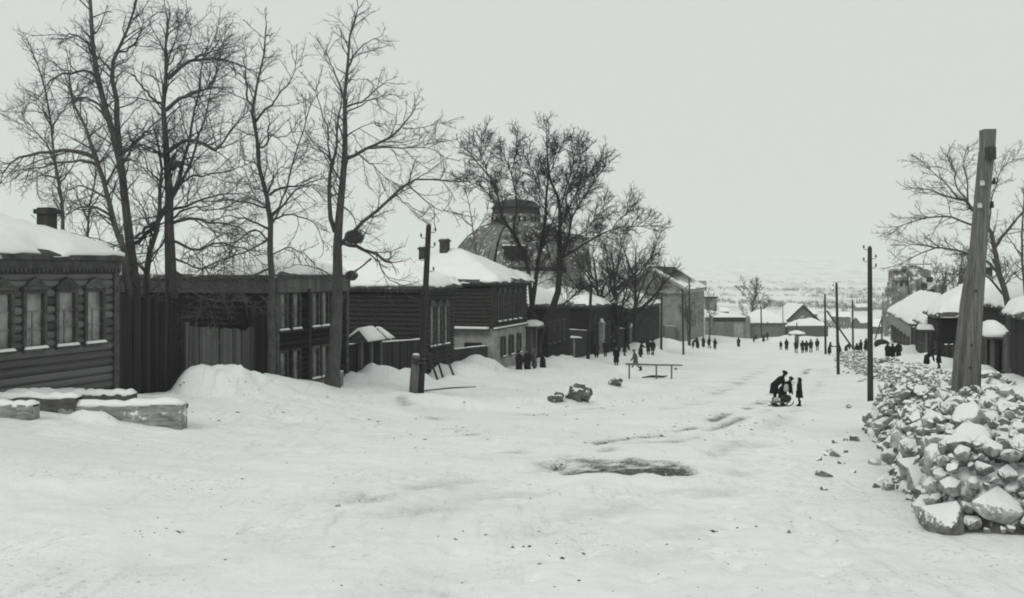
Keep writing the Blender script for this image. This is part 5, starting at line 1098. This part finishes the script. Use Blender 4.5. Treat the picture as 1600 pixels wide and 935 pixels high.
p = W(897, 530, 82); zb = gz(p.x, p.y); r = empty('notice_stand', (p.x, p.y, zb)); tag(r, 'thin pale stand with a snow-covered top left of the walkers', 'stand'); MB().tube([(0, 0, -.4), (0, 0, p.z - zb)], .07, 6).build('post', 'masonry', r); MB().box(-.35, .75, -.3, .3, p.z - zb, p.z - zb + .1).build('top', 'plank', r); MB().loft([[(-.33, -.28, p.z - zb + .103), (.72, -.28, p.z - zb + .103), (.72, .28, p.z - zb + .103), (-.33, .28, p.z - zb + .103)], [(-.25, -.2, p.z - zb + .28), (.5, -.2, p.z - zb + .2), (.5, .2, p.z - zb + .2), (-.25, .2, p.z - zb + .28)]]).build('snow', 'snow', r)
# rail barrier
def rail():
    Y = 71.; a = W(978, 569, Y); b = W(1066, 571, Y + 1.5); zb = gz(a.x, a.y); r = empty('rail_barrier', (a.x, a.y, zb)); tag(r, 'single-rail barrier on three posts beside the road', 'barrier'); o = r.location; MB().tube([a - o, (a + b) / 2 - o + Vector((0, 0, -.02)), b - o], [.07, .065, .05], 8).build('rail', 'pole', r, True)
    for px in (983, 1025, 1049):
        u = (px - 978) / 88; p = a.lerp(b, u); g_ = gz(p.x, p.y) - .4; MB().tube([Vector((p.x, p.y, g_)) - o, p - o + Vector((0, 0, -.02))], .065, 7).build('post', 'pole', r, True)
    q = hit(1003, 591); t = MB().tube([(0, 0, .02), (.8, .2, .1), (1.7, .3, .06), (2.0, .4, .12)], [.05, .1, .08, .03], 6).build('fallen_rail', 'pole_dark', None, loc=q); tag(t, 'dark fallen pole half sunk in snow below the rail barrier', 'pole')
    q = hit(660, 612); t = MB().tube([(0, 0, .02), (1.2, .8, .05), (2.4, 1.4, .04)], [.03, .035, .02], 6).build('fallen_stick', 'pole_dark', None, loc=q); tag(t, 'thin dark stick on the snow right of the leaning pole', 'stick')
rail()
# ------------------------------------------------------------------ people
def skin_mesh(V, E, R, sub=1):
    me = bpy.data.meshes.new('body'); me.from_pydata([tuple(v) for v in V], E, []); o = bpy.data.objects.new('tmp', me); COL.objects.link(o)
    m = o.modifiers.new('s', 'SKIN'); m.use_smooth_shade = True
    for i, r in enumerate(R): me.skin_vertices[0].data[i].radius = (r, r) if not hasattr(r, '__len__') else r
    me.skin_vertices[0].data[0].use_root = True; s = o.modifiers.new('u', 'SUBSURF'); s.levels = sub; s.render_levels = sub
    dg = bpy.context.evaluated_depsgraph_get(); out = bpy.data.meshes.new_from_object(o.evaluated_get(dg)); bpy.data.objects.remove(o); return out
def figure(kind):
    """prototype figure 1.66 m tall facing +x: returns {part: mesh}; kind = dict of pose and dress"""
    g = kind.get; bend = g('bend', 0.0); hem = g('hem', .45); st = g('stride', .0); dress = g('dress', 'woman'); arm = g('arm', .1); wide = g('wide', 1.0)
    piv = Vector((0, 0, .9)); rb = Matrix.Rotation(bend, 3, 'Y')
    T = lambda p: piv + rb @ (Vector(p) - piv)
    hd = Matrix.Rotation(g('nod', bend * .25), 3, 'Y'); nk = T((0, 0, 1.42)); Hh = lambda p: nk + (rb @ Matrix.Rotation(g('nod', -bend * .3), 3, 'Y')) @ Vector(p)
    V = [piv, T((0, 0, 1.08)), T((0, 0, 1.28)), nk, Hh((.01, 0, .07)), Hh((.02, 0, .14)), Hh((.02, 0, .22))]; R = [.13, .12, .14, .055, .075, .092, .07]; E = [(0, 1), (1, 2), (2, 3), (3, 4), (4, 5), (5, 6)]
    J = {}
    for s in (1, -1):
        A = arm if not hasattr(arm, '__len__') else arm[0 if s > 0 else 1]; ra = Matrix.Rotation(-A, 3, 'Y'); sh = Vector((0, s * .18, 1.36)); el = sh + ra @ Vector((-.02, s * .06, -.28)); ra2 = Matrix.Rotation(-A - g('elbow', .35), 3, 'Y'); wr = el + ra2 @ Vector((0, -s * .02, -.25)); ha = wr + ra2 @ Vector((.02, 0, -.12)); th = wr + ra2 @ Vector((.06, -s * .02, -.06))
        sh, el, wr, ha, th = map(T, (sh, el, wr, ha, th))
        if g('hang'):      # bent figures reach straight down
            el = sh + Vector((.06, s * .02, -.27)); wr = el + Vector((.05, -s * .04, -.25)); ha = wr + Vector((.03, 0, -.11)); th = wr + Vector((.06, -s * .03, -.04))
        k = len(V); V += [sh, el, wr, ha, th]; R += [.07, .052, .038, .035, .018]; E += [(2, k), (k, k + 1), (k + 1, k + 2), (k + 2, k + 3), (k + 2, k + 4)]; J[s] = (sh, el, wr)
        f = st * s; hp = Vector((0, s * .09, .86)); kn = Vector((.03 + f * .35, s * .1, .47)); an = Vector((-.02 + f * .75 - (0.08 if f < 0 else 0), s * .1, .09 + (.05 if f < 0 else 0))); to = an + Vector((.17, s * .02, -.05))
        k = len(V); V += [hp, kn, an, to]; R += [.095, .065, .05, .045]; E += [(0, k), (k, k + 1), (k + 1, k + 2), (k + 2, k + 3)]
    body = skin_mesh(V, E, R, 1); body.materials.append(MATS['cloth_black']); body.materials.append(MATS['skin'])
    for p in body.polygons:
        if (p.center - V[5]).length < .15 and (p.center - V[5]).dot(rb @ Vector((0, 0, 1))) > -.09: p.material_index = 1
    bm = bmesh.new(); bm.from_mesh(body)       # nose and eye sockets
    nz = Hh((.125, 0, .13)); fw = (Hh((1, 0, 0)) - Hh((0, 0, 0))).normalized(); sd = Vector((0, 1, 0)); upv = fw.cross(sd) * -1
    vs_ = [bm.verts.new(q) for q in (nz - fw * .04 + upv * .04, nz - fw * .04 - upv * .02 + sd * .02, nz - fw * .04 - upv * .02 - sd * .02, nz - upv * .01)]
    for q in ((0, 1, 3), (1, 2, 3), (2, 0, 3)):
        fc = bm.faces.new([vs_[i] for i in q]); fc.material_index = 1
    for s in (1, -1):
        c = Hh((.103, s * .035, .16)); q = [bm.verts.new(c + sd * a * .016 + upv * b * .01 + fw * .006) for a, b in ((-1, -1), (1, -1), (1, 1), (-1, 1))]; bm.faces.new(q).material_index = 0
    c = Hh((.1, 0, .075)); q = [bm.verts.new(c + sd * a * .025 + upv * b * .006 + fw * .008) for a, b in ((-1, -1), (1, -1), (1, 1), (-1, 1))]; bm.faces.new(q).material_index = 0
    bm.to_mesh(body); bm.free(); parts = {'body': body}
    def ring(c, rx, ry, n=14, M_=None): return [Vector(c) + ((M_ or Matrix.Identity(3)) @ Vector((rx * math.cos(2 * math.pi * k / n), ry * math.sin(2 * math.pi * k / n), 0))) for k in range(n)]
    half = Matrix.Rotation(bend * .5, 3, 'Y'); mb = MB()
    mb.loft([ring((g('skew', 0) - .01, 0, hem), .2 * wide + st * .12, .23 * wide), ring((g('skew', 0) * .6, 0, (hem + .85) / 2), .185 * wide + st * .05, .22 * wide), ring(piv, .165 * wide, .205 * wide, M_=half), ring(T((0, 0, 1.05)), .15, .19, M_=rb), ring(T((0, 0, 1.25)), .155, .215, M_=rb), ring(T((0, 0, 1.37)), .12, .2, M_=rb), ring(T((0, 0, 1.43)), .075, .09, M_=rb)])
    for s in (1, -1): mb.tube([J[s][0] - Vector((0, s * .05, .01)), J[s][0].lerp(J[s][1], .3), J[s][1], J[s][2]], [.085, .082, .072, .062], 9)
    parts['coat'] = mb.me('coat', True)
    mh = MB(); Mh = rb @ Matrix.Rotation(g('nod', -bend * .3), 3, 'Y')
    if dress == 'woman':     # headscarf: wraps crown, nape and shoulders
        mh.loft([ring(Hh((-.01, 0, -.06)), .13, .17, M_=Mh), ring(Hh((-.02, 0, .02)), .105, .12, M_=Mh), ring(Hh((-.03, 0, .1)), .115, .118, M_=Mh), ring(Hh((-.025, 0, .2)), .118, .115, M_=Mh), ring(Hh((-.01, 0, .26)), .085, .085, M_=Mh), ring(Hh((0, 0, .285)), .03, .03, M_=Mh)]); parts['headscarf'] = mh.me('headscarf', True)
    else:                    # cap with ear flaps
        mh.loft([ring(Hh((-.005, 0, .175)), .122, .118, M_=Mh), ring(Hh((-.005, 0, .22)), .128, .122, M_=Mh), ring(Hh((-.01, 0, .27)), .105, .1, M_=Mh), ring(Hh((-.01, 0, .295)), .05, .05, M_=Mh)])
        for s in (1, -1): mh.tube([Hh((-.02, s * .105, .2)), Hh((-.01, s * .11, .1)), Hh((0, s * .1, .04))], [.05, .045, .02], 7)
        parts['cap'] = mh.me('cap', True)
    for s in (1, -1):
        bt = MB(); f = st * s; an = Vector((-.02 + f * .75 - (0.08 if f < 0 else 0), s * .1, .09 + (.05 if f < 0 else 0)))
        A_ = lambda x, z, rx, ry: [(an.x + x + rx * math.cos(2 * math.pi * k / 9), an.y + ry * math.sin(2 * math.pi * k / 9), an.z + z) for k in range(9)]
        bt.loft([A_(.05, -.09, .14, .055), A_(.05, -.05, .145, .062), A_(.02, .0, .10, .064), A_(0, .06, .07, .066), A_(0, .25, .076, .074)])
        parts['boot' + ('' if s > 0 else '2')] = bt.me('boot', True)
    return parts
PROTO = {'woman': figure(dict(hem=.28, wide=1.12)), 'woman2': figure(dict(hem=.38, wide=1.0, arm=.3, bend=.08)), 'walkman': figure(dict(dress='man', hem=.5, stride=.42, bend=.18, arm=(.5, -.3))), 'man': figure(dict(dress='man', hem=.55, stride=.1)),
         'bundle': figure(dict(hem=.3, wide=1.25, bend=.25, arm=.9, elbow=.9)), 'stoop': figure(dict(dress='woman', hem=.42, bend=.85, hang=True, wide=1.1)), 'bentman': figure(dict(dress='man', hem=.55, bend=.8, hang=True, wide=1.05, nod=-.4)), 'child': figure(dict(dress='woman', hem=.52, wide=1.08)), 'bentchild': figure(dict(dress='man', hem=.42, bend=.8, hang=True, wide=1.15, nod=-.3))}
def person(kind, lab, px, py, Y, face, h=1.62, coat='cloth_black', head='cloth_black', sink=0.0, group=None):
    """feet near photo px; Y picks the distance"""
    x = (px - CXP) / F * Y; z = gz(x, Y); r = empty('person', (x, Y, z - sink), face); tag(r, lab, 'person', group); k = h / 1.68
    for n, me in PROTO[kind].items():
        m_ = {'coat': coat, 'headscarf': head, 'cap': head, 'boot': 'cloth_black', 'boot2': 'cloth_black'}.get(n); o = ob(n.rstrip('2'), me, r, m_, scale=(k, k, k))
    return r
def YG(px, py): return hit(px, py).y
PI = math.pi; g1 = 'women standing by the hip-roofed house'
for k, (kind, px, dy, face, coat, hd, h, lab) in enumerate((('woman', 811, 0, -1.2, 'cloth_black', 'cloth_black', 1.6, 'leftmost dark-coated woman of the four below the hip-roofed house'), ('woman', 824, .3, -1.8, 'cloth_black', 'cloth_dark', 1.63, 'second woman from the left below the hip-roofed house, in black'), ('woman2', 835, .8, -2.6, 'cloth_grey', 'cloth_grey', 1.65, 'person in a lighter grey coat among the four by the hip-roofed house'), ('bundle', 848, 1.6, 2.9, 'cloth_black', 'cloth_dark', 1.6, 'rightmost stout woman of the four by the hip-roofed house'))): person(kind, lab, px, 583, 67.5 + dy, face, h, coat, hd, .25, g1)
g2 = 'walkers in front of the dark log houses'
for (kind, px, Y, face, coat, hd, h, lab) in (('woman', 932, 91, 1.4, 'cloth_dark', 'cloth_dark', 1.6, 'woman in a long dark grey coat right of the left line pole'), ('man', 946, 94, 1.3, 'cloth_black', 'cloth_black', 1.7, 'man in a black coat before the pale gate pillar'), ('woman', 963, 84, -1.5, 'cloth_black', 'cloth_grey', 1.62, 'nearest long-coated woman of the walkers left of the rail barrier'), ('man', 960, 97, 1.2, 'cloth_black', 'cloth_dark', 1.7, 'man in black half hidden behind the nearest long-coated woman'), ('stoop', 976, 96, .2, 'cloth_black', 'cloth_black', 1.62, 'stooping dark figure just above the rail barrier'), ('bundle', 1001, 97, .4, 'cloth_black', 'cloth_black', 1.62, 'dark hooded figure above the right part of the rail barrier'), ('woman2', 1013, 104, 1.3, 'cloth_black', 'cloth_dark', 1.65, 'left one of the two walkers side by side near the right line pole'), ('man', 1020, 103, 1.2, 'cloth_black', 'cloth_black', 1.7, 'right one of the two walkers side by side near the right line pole')): person(kind, lab, px, 560, Y, face, h, coat, hd, .04, g2)
person('walkman', 'person in a dark grey coat striding left behind the rail barrier', 993, 584, 78, 2.9, 1.75, 'cloth_grey', 'cloth_dark')
g3 = 'dark figures near the pale hall and gatehouse'
for (kind, px, Y, face, h, lab) in (('stoop', 1083, 130, 0, 1.6, 'bent dark figure at the foot of the pale hall'), ('bundle', 1090, 131, 2, 1.6, 'stout dark figure touching the bent one at the pale hall'), ('woman', 1099, 138, 1, 1.6, 'left figure of the three below the young tree'), ('man', 1108, 137, 2, 1.7, 'middle figure of the three below the young tree'), ('woman2', 1117, 136, 1, 1.65, 'right figure of the three below the young tree'), ('woman', 1154, 150, 1.4, 1.6, 'single dark woman in front of the gatehouse gate'), ('stoop', 1178, 172, 0, 1.6, 'low bent figure left of the pole by the long shed'), ('bundle', 1193, 172, 1, 1.5, 'crouched figure right of the pole by the long shed'), ('man', 1199, 173, 1, 1.5, 'slim figure beside the crouched one by the long shed')): person(kind, lab, px, 535, Y, face, h, 'cloth_black', 'cloth_black', .1, g3)
g4 = 'walkers in the middle of the street'
for (kind, px, Y, face, h, lab) in (('child', 1220, 141, 1, 1.3, 'small half-hidden figure at the left of the street walkers'), ('woman', 1229, 138, 1.2, 1.65, 'woman in a long black coat walking left of the man'), ('man', 1244, 126, -1.6, 1.72, 'lone man in black walking ahead of the tight group'), ('woman2', 1254, 128, 1.6, 1.66, 'left member of the tight group of street walkers'), ('woman', 1260, 129.5, 1.5, 1.58, 'middle member of the tight group of street walkers'), ('man', 1267, 128, 1.5, 1.72, 'right member of the tight group of street walkers'), ('man', 1277, 136, 1.4, 1.7, 'single walker right of the tight group')): person(kind, lab, px, 550, Y, face, h, 'cloth_black', 'cloth_black', 0, g4)
g5 = 'dark figures among the right line poles'
for (kind, px, Y, face, h, lab) in (('bundle', 1296, 118, 0, 1.65, 'stout figure hugging the strutted pole'), ('bundle', 1312, 116, 3, 1.6, 'stout figure behind the second line pole'), ('stoop', 1322, 118, 0, 1.6, 'bent figure under the slanting strut'), ('woman', 1339, 108, 1, 1.6, 'woman at the foot of the slanting strut'), ('man', 1345, 112, 2, 1.65, 'man right of the slanting strut foot'), ('bundle', 1353, 114, 1, 1.6, 'stout figure left of the tall straight pole')): person(kind, lab, px, 545, Y, face, h, 'cloth_black', 'cloth_black', .1, g5)
g6 = 'women in black on the right footpath'
for (kind, px, Y, face, h, lab) in (('woman', 1387, 86, -1.4, 1.66, 'left woman of the three in black right of the tall pole'), ('woman', 1395, 86.5, -1.6, 1.5, 'shorter middle woman of the three in black right of the tall pole'), ('woman2', 1404, 85.5, -1.8, 1.64, 'right woman of the three in black right of the tall pole'), ('stoop', 1448, 66, -.4, 1.66, 'woman in black bent over beside the thick pole'), ('child', 1467, 65, 2.4, 1.35, 'girl in black standing left of the thick pole')): person(kind, lab, px, 560, Y, face, h, 'cloth_black', 'cloth_black', .03, g6)
def sled(lab, loc, rz, s=1.0, sack=True):
    r = empty('hand_sledge', loc, rz); tag(r, lab, 'sledge', 'hand sledges')
    for y in (-.2, .2): MB().tube([(-.5 * s, y * s, .05), (.35 * s, y * s, .05), (.5 * s, y * s, .12), (.58 * s, y * s, .25)], .025, 6).build('runner', 'pole_dark', r)
    for i in range(4): MB().box((-.42 + i * .22) * s, (-.26 + i * .22) * s, -.24 * s, .24 * s, .2, .225).build('slat', 'pole', r)
    for x in (-.35, .25):
        for y in (-.2, .2): MB().tube([(x * s, y * s, .04), (x * s, y * s, .2)], .02, 5).build('strut', 'pole_dark', r)
    return r
def sack(lab, loc, rx, rz_, mat, rot=0, seed=1):
    bm = bmesh.new(); bmesh.ops.create_icosphere(bm, subdivisions=3, radius=1)
    for v in bm.verts: n = v.co.copy(); q = 1 + .22 * float(fbm(np.array([n.x * 2 + seed]), np.array([n.y * 2 + n.z * 2]), 3, seed)[0]); v.co = Vector((n.x * q * rx, n.y * q * rx * .75, (n.z * q if n.z > -.6 else -.6) * rz_))
    me = bpy.data.meshes.new('sack'); bm.to_mesh(me); bm.free(); me.polygons.foreach_set('use_smooth', [True] * len(me.polygons)); tag(ob('sack', me, None, mat, loc, (0, 0, rot)), lab, 'sack')
g7 = 'family with the sledge'
person('bentman', 'man in black bending over the sledge on the road', 1210, 637, 44.6, -.15, 1.78, 'cloth_black', 'cloth_black', 0, g7)
person('bentchild', 'second dark figure bending beside the man at the sledge', 1223, 634, 45.3, .1, 1.5, 'cloth_black', 'cloth_black', 0, g7)
person('child', 'girl in a short black coat watching the two at the sledge', 1249, 634, 45.0, 2.9, 1.33, 'cloth_black', 'cloth_black', 0, g7)
p = W(1219, 637, 43.8); z = gz(p.x, p.y); sled('low sledge at the feet of the bending man', (p.x, p.y, z), .25); sack('dark bulging sack on the sledge by the bending man', (p.x + .25, p.y, z + .36), .27, .2, 'cloth_dark', .3, 3)
sack('round pale bundle on the back of the sledge', (p.x - .2, p.y - .05, z + .31), .15, .14, 'cloth_pale', .3, 5); sack('pale bundle held up before the bending man', (p.x + .36, p.y + .3, z + .78), .12, .22, 'cloth_pale', .2, 6)
q = W(1377, 530, 112); z = gz(q.x, q.y); sled('loaded sledge near the farthest right pole', (q.x, q.y, z), .2, 1.6); sack('dark load on the far right sledge', (q.x, q.y, z + .6), .9, .55, 'cloth_dark', .2, 7)
# ------------------------------------------------------------------ scrub on the far slopes
def scrub():
    rng = np.random.default_rng(4); L = []
    n = 0
    while n < 1500:
        Y = 430 * (5.2 ** rng.random()); px = rng.uniform(1040, 1480) if rng.random() < .8 else rng.uniform(-200, 1800); x = (px - CXP) / F * Y
        if float(fbm(np.array([x / 160]), np.array([Y / 70]), 3, 6)[0]) < .0: continue
        z = gz(x, Y); h = rng.uniform(2.0, 5.5); n += 1
        for _ in range(7):
            d = np.array([rng.normal(0, .45), rng.normal(0, .45), 1.]); d /= np.linalg.norm(d); b = np.array([x + rng.normal(0, h * .35), Y + rng.normal(0, h * .35), z - .2]); L.append((np.array([b, b + d * h * .5, b + d * h * rng.uniform(.7, 1)]), np.array([.16, .2, .05]) * h / 4))
    o = ob('far_scrub', tubes_mesh('far_scrub', L, 3), None, 'far_bush', kind='stuff'); o['label'] = 'grey leafless scrub scattered over the far snowy slopes'; o['category'] = 'scrub'
scrub()
def village():      # small dark sheds and cottages far down in the valley
    rng = random.Random(3); spots = [(1120, 620), (1255, 560), (1300, 520), (1345, 430), (1362, 330), (1338, 700), (1376, 380)]
    for i, (px, Y) in enumerate(spots):
        x = (px - CXP) / F * Y; z = gz(x, Y); w_ = rng.uniform(7, 11); r = empty('far_cottage', (x, Y, z), rng.uniform(-.4, .4)); tag(r, ['tiny cottage on the valley floor right of the hall', 'tiny snow-roofed cottage beyond the steep gable', 'tiny cottage in the valley above the strutted pole', 'tiny cottage in the valley between the right poles', 'small cottage in the valley left of the tall pole', 'tiny far cottage high behind the right poles', 'small cottage in the valley right of the tall pole'][i], 'cottage', 'cottages far down in the valley')
        MB().box(0, w_, 0, 6, -2, 2.6).build('wall', 'plank_grey', r); make_roof(r, w_, 6, 2.6, 2.4, 'gable', .5, .3, i); gable_end(r, 0, 6, 2.6, 2.2, .5, 'plank_grey')
village()
# ------------------------------------------------------------------ winter haze
mt = bpy.data.materials.new('haze'); mt.use_nodes = True; t = mt.node_tree; t.nodes.remove(t.nodes['Principled BSDF']); pv = t.nodes.new('ShaderNodeVolumePrincipled')
pv.inputs['Color'].default_value = (0.97, 1.0, 0.98, 1); pv.inputs['Density'].default_value = 0.0003; pv.inputs['Anisotropy'].default_value = 0.0
t.links.new(pv.outputs[0], t.nodes['Material Output'].inputs['Volume'])
hz = MB().box(-12000, 12000, -120, 9500, -75, 160).build('haze', None); hz.data.materials.append(mt); hz['kind'] = 'stuff'; hz['label'] = 'pale winter haze over the valley'
